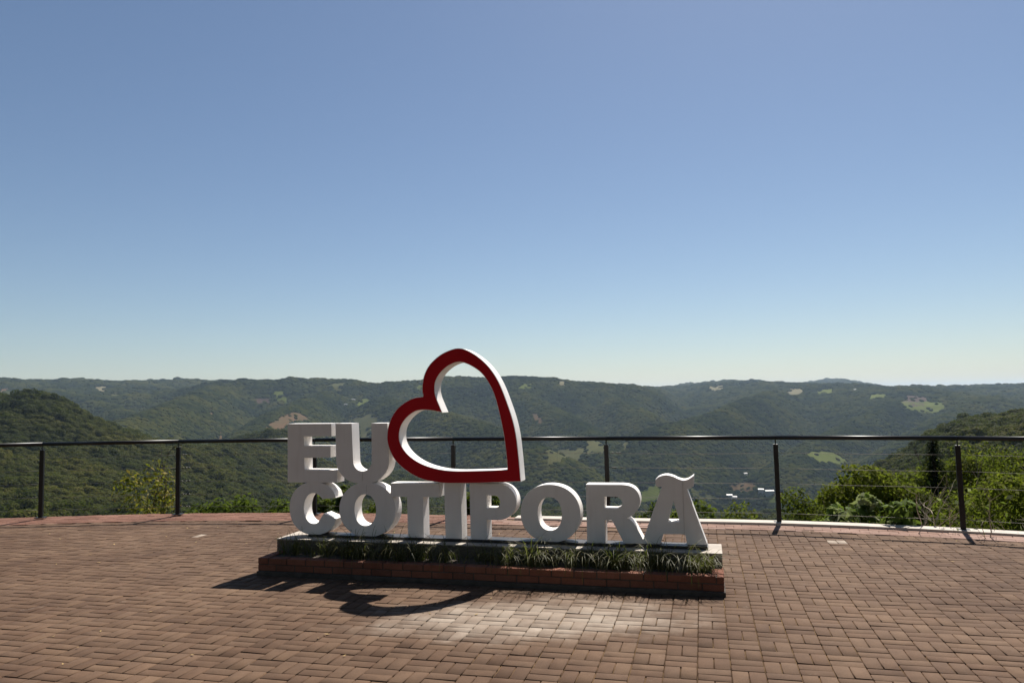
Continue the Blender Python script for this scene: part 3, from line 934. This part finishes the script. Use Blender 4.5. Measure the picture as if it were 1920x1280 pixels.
    # rows outside the posts carry the red pavers only on the left
k0 = int(np.searchsorted(seg, s_kerb))
edges_k = [k0] + list(range((k0 // 24 + 1) * 24, 24 * 9 + 1, 24))
kerb = link('white_kerb', ribbon(-0.118, 0.10, -0.3, 0.018, k0, 24 * 9 + 2, 'white_kerb', None), M['curb'])
tag(kerb, kind='structure')
for a_, b_ in zip(edges_k[:-1], edges_k[1:]):
    for c_ in np.linspace(a_, b_, 3)[:-1].astype(int):
        d_ = int(c_ + (b_ - a_) / 2)
        me = ribbon(-0.121, 0.103, -0.1, 0.030 + random.uniform(-.003, .003), int(c_), min(d_ + 1, len(EDGE)), 'kerb_stone', None)
        bm = bmesh.new(); bm.from_mesh(me)
        bmesh.ops.scale(bm, vec=(1, 1, 1), verts=bm.verts)
        bm.to_mesh(me); bm.free()
        link('kerb_stone', me, M['curb'], kerb)

# ------------------------------------------------------------------ railing
rail = empty('railing', (0, 0, 0))
tag(rail, 'black metal guard rail with posts and thin cables along the plaza edge', 'railing')
RH = 1.10
def P3(k, z): return Vector((POSTS[k][0], POSTS[k][1], z))
post_me = None
for k in range(1, 10):
    x, y = POSTS[k]
    t = _tan[k * 24]
    a = math.atan2(t[1], t[0])
    bm = box_bm(-.029, .029, -.024, .024, 0.0, RH - .10, .004)
    po = link('post', bm_mesh('post', bm) if post_me is None else post_me, M['rail'], rail)
    post_me = po.data
    po.location = (x, y, 0.02)
    po.rotation_euler = (random.gauss(0, .004), -0.008 + random.gauss(0, .006), a)
    link('base_plate', bm_mesh('base_plate', box_bm(-.07, .07, -.055, .055, 0.0, .012, .003)), M['rail'], po)
    link('support_rod', bm_mesh('support_rod', tube_bm([(0, 0, RH - .105), (0, 0, RH - .035)], .008, 8)), M['rail'], po)
for k in range(1, 9):
    n0, n1 = k * 24, (k + 1) * 24
    A, B = EDGE[n0], EDGE[n1]
    L = float(np.linalg.norm(B - A))
    bm = tube_bm([(-.002, 0, RH - .018), (L + .002, 0, RH - .018)], .027, 20)
    ho = link('handrail', bm_mesh('handrail', bm, True), M['rail'], rail)
    ho.location = (A[0], A[1], 0.02)
    ho.rotation_euler = (0, 0, math.atan2(B[1] - A[1], B[0] - A[0]))
    heights = [0.885, 0.69, 0.495, 0.30, 0.12]
    right = k >= 7
    if right: heights = [0.885, 0.69, 0.495, 0.12]
    for hgt in heights:
        sag = random.uniform(0, .012)
        pts_ = [(A[0] + (B[0] - A[0]) * t, A[1] + (B[1] - A[1]) * t, hgt + .02 - sag * 4 * t * (1 - t)) for t in np.linspace(0, 1, 7)]
        wi = link('cable', bm_mesh('cable', tube_bm(pts_, .0026, 6), True), M['wire'], rail)
        if k in (3, 6):      # turnbuckles beside the posts
            for t in (.028, .055, .085):
                c = Vector(pts_[0]).lerp(Vector(pts_[-1]), t + random.uniform(-.008, .008)); dirv = (Vector(pts_[-1]) - Vector(pts_[0])).normalized()
                link('cable_clamp', bm_mesh('cable_clamp', tube_bm([c - dirv * .018, c - dirv * .012, c + dirv * .012, c + dirv * .018], [.004, .008, .008, .004], 8)), M['black'], wi)

# ------------------------------------------------------------------ planter of bricks with its concrete slab
SL, SDEP = 4.38, 0.80
pl = empty('brick_planter', tuple(SO), -SYAW)
tag(pl, 'long low brick planter with concrete slab under the letters', 'planter')
link('mortar_core', bm_mesh('mortar_core', box_bm(.006, SL - .006, .006, .37, 0.0, .155)), M['mortar'], pl)
link('footing', bm_mesh('footing', box_bm(-.008, SL + .008, -.010, .36, -0.02, .038, .006)), M['mortar'], pl)
link('slab', bm_mesh('slab', box_bm(-.02, SL - .005, .372, SDEP, -0.02, .266, .004, 1)), M['dark_concrete'], pl)
link('slab_top', bm_mesh('slab_top', box_bm(-.023, SL - .002, .369, SDEP + .003, .2665, .280, .005, 2)), M['concrete'], pl)  # thin top layer, paler than the slab body
bricks = {}
def brick(x, y, z, L, W, H, rz=0):
    key = (round(L, 3), round(W, 3))
    if key not in bricks:
        bricks[key] = bm_mesh('brick', box_bm(-L / 2, L / 2, -W / 2, W / 2, -H / 2, H / 2, .004, 1))
        bricks[key].materials.append(M['brick'])
    o = bpy.data.objects.new('brick', bricks[key])
    col.objects.link(o); o.parent = pl
    o.location = (x, y + random.gauss(0, .0012), z + random.gauss(0, .001)); o.rotation_euler = (random.gauss(0, .006), random.gauss(0, .004), rz + random.gauss(0, .004))
BH = .056
for row, z in enumerate((.0715, .1345)):
    x = 0.0
    first = True
    while x < SL - .02:
        L = .199
        if row == 1 and first: L = .115
        L = min(L, SL - x)
        if L > .04: brick(x + L / 2, .05, z, L - .008, .100, BH)
        x += L + .001
        first = False
    for xe in (.05, SL - .05):
        y = .105
        while y < .36:
            L = min(.19, .368 - y)
            if L > .03: brick(xe, y + L / 2, z, L - .008, .100, BH, math.pi / 2) if False else brick(xe, y + L / 2, z, .100, L - .008, BH)
            y += L + .001
link('soil', bm_mesh('soil', box_bm(.10, SL - .10, .102, .37, .10, .150)), M['soil'], pl)

# ------------------------------------------------------------------ the letters
def arc(cx, cy, rx, ry, a0, a1, n=24, p=2.0):
    out = []
    for t in np.linspace(R(a0), R(a1), n):
        c, s = math.cos(t), math.sin(t)
        out.append((cx + rx * math.copysign(abs(c) ** (2 / p), c), cy + ry * math.copysign(abs(s) ** (2 / p), s)))
    return out
def spline(P, n=8):
    return [tuple(q) for q in catmull(P, n)]
def extrude(name, loops, depth, d0, mat, parent, bev=0.0015):
    cu = bpy.data.curves.new(name, 'CURVE')
    cu.dimensions = '2D'
    cu.fill_mode = 'BOTH'
    cu.extrude = depth / 2 - bev
    cu.bevel_depth = bev
    cu.bevel_resolution = 1
    cu.offset = -bev
    for lp in loops:
        sp = cu.splines.new('POLY')
        sp.points.add(len(lp) - 1)
        for q, (x, y) in zip(sp.points, lp): q.co = (x, y, 0, 1)
        sp.use_cyclic_u = True
    tmp = bpy.data.objects.new(name, cu)
    col.objects.link(tmp)
    dg = bpy.context.evaluated_depsgraph_get()
    me = bpy.data.meshes.new_from_object(tmp.evaluated_get(dg))
    bpy.data.objects.remove(tmp)
    me.transform(Matrix.Translation((0, d0 + depth / 2, 0)) @ Matrix.Rotation(math.pi / 2, 4, 'X'))
    me.name = name
    me.materials.clear()
    bm = bmesh.new(); bm.from_mesh(me)
    bmesh.ops.remove_doubles(bm, verts=bm.verts, dist=1e-5)
    bmesh.ops.recalc_face_normals(bm, faces=bm.faces)
    for f in bm.faces: f.smooth = False
    bm.to_mesh(me); bm.free()
    return link(name, me, mat, parent)
sign = empty('letter_sign', tuple(SO), -SYAW)
tag(sign, 'large white block letters with a tilted red heart, standing on the planter slab', 'sign')
LD, DF = 0.17, 0.50
zb, zt = 0.305, 0.842
LET = []
LET.append(('letter_e', [[(.022, .834), (.585, .838), (.588, .965), (.219, .966), (.215, 1.088), (.515, 1.094), (.515, 1.210), (.212, 1.212), (.208, 1.310), (.526, 1.310), (.523, 1.441), (.018, 1.442)]], .0))
u_in = [(.972, 1.440)] + [(.975, 1.06)] + arc(.872, 1.055, .103, .099, 0, -180, 22)[1:-1] + [(.768, 1.06), (.752, 1.440)]
LET.append(('letter_u', [[(.568, 1.441), (.578, 1.06)] + arc(.872, 1.075, .294, .246, 182, 358, 40, 2.15) + [(1.166, 1.08), (1.148, 1.440)] + u_in], .0015))
c_out = arc(.325, .572, .280, .270, 27, 333, 60, 2.15)
c_in = arc(.322, .572, .112, .156, 318, 42, 40, 2.1)
LET.append(('letter_c', [[(.572, .685)] + c_out[2:-2] + [(.578, .472), (.437, .523)] + c_in[3:-3] + [(.424, .668)]], .003))
LET.append(('letter_o', [arc(.922, .570, .308, .271, 0, 354, 72, 2.12), arc(.902, .567, .118, .157, 0, 352, 56, 2.2)], .001))
LET.append(('letter_t', [[(1.180, .840), (1.180, .704), (1.356, .706), (1.362, zb), (1.531, zb), (1.525, .707), (1.696, .708), (1.696, .841)]], .0025))
LET.append(('letter_i', [[(1.748, .843), (1.760, zb), (1.929, zb), (1.922, .843)]], .002))
p_out = [(2.013, .845), (2.018, zb), (2.186, zb), (2.184, .500), (2.28, .501)] + arc(2.300, .673, .184, .172, -90, 90, 30)[1:]
LET.append(('letter_p', [p_out, [(2.185, .734), (2.184, .610), (2.262, .610)] + arc(2.262, .672, .058, .062, -90, 90, 16)], .0))
LET.append(('letter_o', [arc(2.813, .574, .290, .271, 0, 354, 72, 2.12), arc(2.808, .570, .117, .156, 0, 352, 56, 2.2)], .0018))
r_out = [(3.161, .850), (3.160, .309), (3.330, .311), (3.330, .522), (3.395, .524), (3.418, .488), (3.506, .313), (3.694, .318), (3.678, .359), (3.640, .432)] + \
        spline([(3.640, .432), (3.612, .483), (3.575, .527), (3.535, .548)], 5)[1:] + spline([(3.535, .548), (3.588, .572), (3.632, .617), (3.658, .675), (3.662, .722), (3.648, .775), (3.612, .820), (3.560, .845), (3.500, .852)], 5)[1:]
LET.append(('letter_r', [r_out, [(3.333, .741), (3.330, .630), (3.42, .629)] + arc(3.432, .685, .066, .056, -90, 90, 16)], .0012))
til = spline([(3.808, .900), (3.842, .928), (3.905, .944), (3.965, .932), (4.015, .909), (4.058, .898), (4.103, .907), (4.155, .942)], 5)
til_b = [(4.150, .846), (4.125, .830), (4.086, .818)]
LET.append(('letter_a_with_tilde', [til + til_b + [(4.251, .327), (4.075, .321), (4.058, .413), (3.864, .408), (3.836, .320), (3.664, .316), (3.864, .838), (3.825, .834), (3.807, .848)], [(3.963, .712), (3.909, .520), (4.016, .522)]], .003))
for nm, loops, dd in LET:
    extrude(nm, loops, LD - dd, DF + dd, M['white'], sign)
for (s0, z0, z1) in ((.873, .86, .950), (4.052, .335, .885), (.918, .735, .82)):
    link('seam', bm_mesh('seam', box_bm(s0 - .0012, s0 + .0012, DF - .0005, DF + .006, z0, z1)), M['edge'], sign)
link('base_bar', bm_mesh('base_bar', box_bm(.265, 4.258, DF - .006, DF + .165, .2815, .309, .003)), M['black'], sign)
# heart
ho_ = spline([(1.545, 1.705), (1.535, 1.790), (1.562, 1.925), (1.638, 2.040), (1.780, 2.138), (1.960, 2.170), (2.163, 2.052), (2.315, 1.864), (2.428, 1.588), (2.490, 1.362), (2.519, 1.12), (2.537, .872)], 8)
ho_ += [(2.12, .851), (1.80, .846)] + spline([(1.725, .849), (1.529, .884), (1.369, .961), (1.244, 1.066), (1.169, 1.203), (1.154, 1.334), (1.196, 1.486), (1.285, 1.603), (1.424, 1.684), (1.541, 1.703)], 8)
hi_ = spline([(1.747, 1.541), (1.712, 1.622), (1.680, 1.700), (1.669, 1.765), (1.680, 1.853), (1.737, 1.940), (1.836, 2.012), (1.958, 2.034), (2.126, 1.948), (2.231, 1.820), (2.300, 1.657), (2.366, 1.362), (2.392, 1.16), (2.406, .988)], 8)
hi_ += spline([(2.400, .984), (2.112, .972), (1.848, .969), (1.666, .992), (1.506, 1.044), (1.382, 1.124), (1.308, 1.217), (1.286, 1.310), (1.309, 1.415), (1.385, 1.508), (1.485, 1.563), (1.610, 1.566), (1.735, 1.543)], 8)
def offset_loop(lp, o):
    A = np.array(lp)
    t = np.roll(A, -1, 0) - np.roll(A, 1, 0)
    t /= np.linalg.norm(t, axis=1)[:, None] + 1e-9
    area = 0.5 * np.sum(A[:, 0] * np.roll(A[:, 1], -1) - np.roll(A[:, 0], -1) * A[:, 1])
    n = np.c_[t[:, 1], -t[:, 0]] * (1 if area > 0 else -1)     # outward
    return [tuple(q) for q in A + n * o]
heart = extrude('heart', [ho_, hi_], .185, .478, M['white'], sign)
extrude('front_panel', [offset_loop(ho_, -.006), offset_loop(hi_, .005)], .010, .4745, M['red'], heart)['label'] = 'dark red front face of the heart'

# ------------------------------------------------------------------ grass in the planter
def blades(name, roots, mat, lo, hi, seed, parent=None, width=.0065, droop=1.0, bias=None):
    rs = np.random.default_rng(seed)
    V, Fq = [], []
    S = 7
    for (x, y, z) in roots:
        L = rs.uniform(lo, hi)
        a = rs.uniform(0, 2 * math.pi)
        if bias is not None and rs.random() < bias[1]: a = bias[0] + rs.normal() * 0.7
        th = rs.uniform(0.05, 0.5); k = rs.uniform(1.0, 2.6) * droop
        p = np.array([x, y, z]); dirh = np.array([math.cos(a), math.sin(a), 0]); side = np.array([-math.sin(a), math.cos(a), 0])
        wd = width * rs.uniform(.6, 1.2)
        b0 = len(V)
        for s in range(S + 1):
            t = s / S
            ww = wd * (1 - t ** 2.5) * .5 + .0004
            V += [p - side * ww, p + side * ww]
            ang = th + k * t
            p = p + (dirh * math.sin(ang) + np.array([0, 0, math.cos(ang)])) * L / S
        for s in range(S):
            Fq.append((b0 + 2 * s, b0 + 2 * s + 1, b0 + 2 * s + 3, b0 + 2 * s + 2))
    me = mesh_from(name, V, Fq)
    return link(name, me, mat, parent)
def sp(s, d_, z): return SO + SU * s + SD * d_ + np.array([0, 0, z])
roots = []
clumps = [(.10 + 4.2 * (i + random.random()) / 62, random.uniform(.13, .33)) for i in range(62)]
for (s, d_) in clumps:
    for _ in range(random.choice((6, 14, 24, 34, 44, 52))):
        roots.append(sp(min(4.3, max(.06, s + random.gauss(0, .03))), min(.36, max(.11, d_ + random.gauss(0, .02))), .148))
g = blades('planter_grass', roots, M['grass'], .12, .50, 5, bias=(-math.pi / 2 - SYAW, .35), width=.0052, droop=1.35)
tag(g, 'dark strappy grass filling the planter in front of the letters', 'grass', kind='stuff')
TUFTS = [((3.46, .16), 70, .36, 'sunlit yellow-green grass tuft below the letter R'), ((4.22, .18), 60, .32, 'sunlit grass tuft at the right end of the planter'),
         ((2.72, .15), 26, .52, 'few long yellowing blades hanging over the bricks below the second letter O'), ((2.42, .17), 24, .38, 'small dry grass tuft below the letter P'),
         ((.60, .20), 18, .36, 'grass tuft with arching pale blades below the gap between C and the first O'), ((1.62, .18), 18, .34, 'grass tuft with pale blades below the letter T')]
for n, ((s, d_), cnt_, ln, lab) in enumerate(TUFTS):
    c = sp(s, d_, .148)
    rts = [(random.gauss(0, .03), random.gauss(0, .02), 0) for _ in range(cnt_)]
    o = blades('grass_tuft', rts, M['grass_lit'], ln * .45, ln, 60 + n, bias=(-math.pi / 2, .4))
    o.location = c
    tag(o, lab, 'grass tuft', 'grass tufts in the planter')

# ------------------------------------------------------------------ shrubs and trees just beyond the rail
def branch_mesh(h, spread, n, seed, r0=.02, levels=2):
    rs = np.random.default_rng(seed)
    bm = bmesh.new()
    tips = []
    def grow(p, d_, L, r, lev):
        pts_ = [p]; q = p.copy()
        for s in range(4):
            d_ = d_ + rs.normal(size=3) * .16; d_[2] += .05; d_ /= np.linalg.norm(d_)
            q = q + d_ * L / 4
            pts_.append(q)
        tube_bm(pts_, [r * (1 - .6 * i / 4) for i in range(5)], 5, bm)
        tips.extend(pts_[2:])
        if lev > 0:
            for _ in range(rs.integers(2, 4)):
                i = rs.integers(2, 5)
                nd = d_ + rs.normal(size=3) * .6; nd[2] = abs(nd[2]) * .7 + .1; nd /= np.linalg.norm(nd)
                grow(pts_[i], nd, L * .62, r * .5, lev - 1)
    for i in range(n):
        a = rs.uniform(0, 6.283)
        d0 = np.array([math.cos(a) * spread, math.sin(a) * spread, 1.0]); d0 /= np.linalg.norm(d0)
        grow(np.array([math.cos(a) * .05, math.sin(a) * .05, -.25]), d0, h * rs.uniform(.5, .75), r0, levels)
    return bm, np.array(tips)
def shrub(name, px, r, top_py, width_m, leaf, n, mat, label, cat, seed, group=None, stem_mat='bark', levels=1, depth=1.0, base_py=None, bare=False):
    d_ = ray(px, top_py)
    az_ = math.atan2(d_[0], d_[1])
    x, y = math.sin(az_) * r, math.cos(az_) * r
    zt_ = CAM_H + d_[2] / math.hypot(d_[0], d_[1]) * r
    zg = float(ground_z(x, y))
    if zt_ - zg < .5: zg = zt_ - .5
    H = zt_ - zg
    root = empty(name, (x, y, zg), random.uniform(0, 6.28))
    tag(root, label, cat, group)
    bm, tips = branch_mesh(H, .06 + min(.30, .32 * width_m / max(H, .3)) if not bare else .4, 4 if not bare else 3, seed, r0=.012 + .012 * H if not bare else .012, levels=levels)
    ext = max(max(abs(v.co.x), abs(v.co.y)) for v in bm.verts)
    kx = min(1.0, (width_m * .62 if not bare else width_m * .6) / ext)
    for v in bm.verts: v.co.x *= kx; v.co.y *= kx
    link('stems' if cat != 'tree' else 'trunk', bm_mesh('stems', bm), M[stem_mat], root)
    if n:
        ch = min(H * .95, max(width_m * 1.1, H * .55))
        V, Fq = leaf_cloud(n, (width_m * .62, width_m * .62 * depth, ch * .62), leaf, seed + 1, lobes=8, shell=.35, center=(0, 0, H - ch * .52), flat=.35)
        k = np.nonzero(V[:, 2].reshape(-1, 4).max(1) < H * 1.06)[0]
        link('foliage' if cat != 'tree' else 'crown', mesh_from('foliage', V, Fq[k] if len(k) else Fq), M[mat], root)
    return root
# left of the sign
shrub('yellowing_sapling', 272, 17.5, 868, 1.25, .045, 1500, 'yellow', 'sparse yellowing sapling left of the second visible rail post', 'sapling', 21, levels=2)
for i, (px, r, tp, wd, lab) in enumerate([
        (388, 15.5, 938, .9, 'low dark green bush just right of the rail post behind the paving'),
        (440, 16, 928, 1.1, 'round dark green bush between the rail post and the letter E'),
        (500, 15, 930, .9, 'glossy light green bush left of the letter C'),
        (545, 14.5, 938, .8, 'bright green bush touching the left edge of the letter C'),
        (600, 14, 932, .8, 'leafy bush seen through the opening of the letter C'),
        (652, 13.8, 905, .5, 'slim upright bush between the letters C and O'),
        (695, 13.5, 925, .7, 'dark bush seen through the first letter O'),
        (878, 13.2, 918, .55, 'yellow-green bush seen between the letters I and P'),
        (925, 12.8, 925, .6, 'leafy bush seen under the bowl of the letter P'),
        (1225, 13.5, 948, .8, 'low bush behind the gap between the letters R and A'),
        (1292, 13.0, 936, .9, 'dense rounded bush right of the letter A'),
        (1345, 15, 955, .8, 'low dark bush midway between the letter A and the next rail post')]):
    shrub('leafy_bush', px, r, tp, wd, .045, 1400, 'bush', lab, 'bush', 100 + 7 * i, group='bushes just beyond the railing')
# right of the sign
for i, (px, r, tp, wd, lab) in enumerate([
        (1425, 22, 948, 1.9, 'dark green bush left of the rail post right of the sign'),
        (1505, 24, 930, 2.0, 'brownish green bush directly right of that rail post'),
        (1600, 20, 880, 2.0, 'light green bushy tree rising above the big-leaved shrub'),
        (1668, 24, 858, 2.4, 'mid green tree left of the dark conifer foot'),
        (1790, 30, 838, 3.0, 'bright green tree behind the nearest right rail post'),
        (1868, 32, 822, 3.4, 'tall bright green tree touching the handrail at the right'),
        (1930, 28, 812, 3.2, 'bright green tree cut by the right picture edge'),
        (1720, 20, 905, 1.9, 'dense green bush behind bare branches, left of the nearest right post'),
        (1850, 17, 892, 2.2, 'broad olive bush right of the nearest right post'),
        (1925, 15, 880, 2.0, 'broad olive bush at the right picture edge')]):
    shrub('bushy_tree', px, r, tp, wd, .050 if r > 18 else .036, 7500, 'lush', lab, 'tree', 300 + 9 * i, group='trees on the slope right of the sign', levels=2)
for i, (px, tp, r, lab) in enumerate([(1572, 940, 11.3, 'left stem cluster of the big-leaved shrub behind the kerb'), (1625, 926, 11.0, 'tallest middle stem cluster of the big-leaved shrub behind the kerb'), (1685, 934, 10.7, 'right stem cluster of the big-leaved shrub behind the kerb'), (1540, 965, 11.6, 'lowest big-leaved shrub, nearest the rail post')]):
    shrub('big_leaved_shrub', px, r, tp, .42, .062, 230, 'bigleaf', lab, 'shrub', 500 + 3 * i, group='big-leaved shrubs behind the kerb', stem_mat='twig')
for i, (px, tp, r, lab) in enumerate([(1745, 885, 10.6, 'pale bare branching shrub left of the nearest right rail post'), (1700, 860, 11.2, 'long thin bare stems leaning left above the big-leaved shrub'), (1835, 940, 10.0, 'pale twiggy bare shrub right of the nearest right rail post'), (1890, 905, 10.3, 'dark bare stems near the right picture edge')]):
    shrub('bare_shrub', px, r, tp, 1.4, .03, 14, 'bigleaf', lab, 'shrub', 600 + 3 * i, group='bare shrubs behind the kerb', stem_mat='twig', levels=2, bare=True)
# tall trees added out of view behind the viewpoint: they keep the open sky off the letter fronts
for i, (x, y, rad_, hh) in enumerate([(-15, -2, 5.2, 12), (-11, -9, 5.5, 14), (-4, -10, 5.6, 15), (3, -9.5, 5.4, 14), (9.5, -8.5, 5.5, 15), (15.5, -6, 5.0, 12)]):
    root = empty('sky_blocking_tree', (x, y, -.2)); tag(root, 'unseen broadleaf tree added to keep open sky off the letters', 'tree', 'trees added behind the viewpoint')
    link('trunk', bm_mesh('trunk', tube_bm([(0, 0, -.3), (.1, 0, hh * .3), (0, .1, hh * .8)], [.3, .24, .08], 9)), M['bark'], root)
    V, Fq = leaf_cloud(5200, (rad_, rad_, hh * .52), .30, 900 + i, lobes=13, shell=.5, center=(0, 0, hh * .56), flat=.2)
    link('crown', mesh_from('crown', V, Fq), M['bush'], root)
# dark conifer
def conifer(px, r, top_py, H, label, seed):
    d_ = ray(px, top_py); az_ = math.atan2(d_[0], d_[1])
    x, y = math.sin(az_) * r, math.cos(az_) * r
    zt_ = CAM_H + d_[2] / math.hypot(d_[0], d_[1]) * r
    zg = min(float(ground_z(x, y)), zt_ - H)
    H = zt_ - zg
    root = empty('conifer_tree', (x, y, zg)); tag(root, label, 'tree')
    link('trunk', bm_mesh('trunk', tube_bm([(0, 0, -.5), (0, 0, H * .5), (0, 0, H)], [.16, .1, .02], 8)), M['bark'], root)
    rs = np.random.default_rng(seed)
    V, Fq = [], []
    for t in range(34):
        z = H * (.25 + .75 * t / 34); rr_ = ((1 - (z / H)) * 1.7 + .1) * rs.uniform(.65, 1.1)
        n = int(300 * rr_) + 50
        a = rs.uniform(0, 6.28, n); q = rr_ * rs.uniform(.2, 1, n)
        Pp = np.c_[np.cos(a) * q, np.sin(a) * q, z - q * .28 + rs.normal(0, .08, n)]
        dv = np.c_[np.cos(a), np.sin(a), rs.normal(-.2, .3, n)]; sd_ = np.c_[-np.sin(a), np.cos(a), np.zeros(n)]
        b0 = len(V) * 4
        V.append(np.stack([Pp - dv * .05, Pp - sd_ * .022, Pp + dv * .08, Pp + sd_ * .022], 1))
        V_n = n
    V = np.concatenate(V).reshape(-1, 3)
    link('crown', mesh_from('crown', V, np.arange(len(V)).reshape(-1, 4)), M['conifer'], root)
conifer(1748, 24, 818, 4.4, 'dark narrow conifer rising to the handrail left of the nearest right post', 71)

# ------------------------------------------------------------------ verge grass beyond the paving and litter on it
vr = []
for _ in range(9000):
    s = random.uniform(seg[20], seg[-20])
    o_ = random.uniform(0.24, 1.5)
    if s > s_kerb: o_ = random.uniform(0.14, 1.5)
    x, y, _a = edge_pt(s, o_)
    vr.append((x, y, float(ground_z(np.array(x), np.array(y))) - .01))
g = blades('verge_grass', vr, M['verge'], .08, .26, 91, width=.008)
tag(g, 'short yellowish grass along the outer edge of the paving', 'grass', kind='stuff')
V, Fq = [], []
rs = np.random.default_rng(77)
for _ in range(300):
    k = rs.integers(0, len(slots))
    x, y = slots[k, 0] + rs.normal() * .1, slots[k, 1] + rs.normal() * .1
    if rs.random() < .5: x = -abs(x) * .9 - rs.random() * 2
    rl = np.array([x, y]) - SO[:2]
    if -0.1 < rl @ SU[:2] < SL + .1 and -.1 < rl @ SD[:2] < .9: continue
    if not inside(inner_poly, np.array([[x, y]]))[0]: continue
    a = rs.uniform(0, 6.28); L = rs.uniform(.008, .026); w_ = L * rs.uniform(.25, .6)
    ca, sa = math.cos(a), math.sin(a)
    b0 = len(V)
    for (u, v, z) in ((-L, 0, .006), (0, -w_, .007), (L, 0, .012), (0, w_, .008)):
        V.append((x + u * ca - v * sa, y + u * sa + v * ca, z))
    Fq.append((b0, b0 + 1, b0 + 2, b0 + 3))
g = link('leaf_litter', mesh_from('leaf_litter', V, Fq), M['debris'])
tag(g, 'small dry leaf scraps scattered on the paving', 'leaf litter', kind='stuff')

# ------------------------------------------------------------------ haze over the valley
hzm = bpy.data.materials.new('haze')
hzm.use_nodes = True
t = hzm.node_tree
t.nodes.clear()
pv = t.nodes.new('ShaderNodeVolumePrincipled')
pv.inputs['Color'].default_value = (0.60, 0.78, 1.0, 1)
pv.inputs['Density'].default_value = 0.00004
pv.inputs['Anisotropy'].default_value = 0.2
om = t.nodes.new('ShaderNodeOutputMaterial')
t.links.new(pv.outputs[0], om.inputs['Volume'])
top = float(ZG.max()) + 40
hz_ = link('haze', bm_mesh('haze', box_bm(-21000, 21000, -21000, 21000, float(ZG.min()) - 1.0, top)), hzm)
hz_['kind'] = 'stuff'
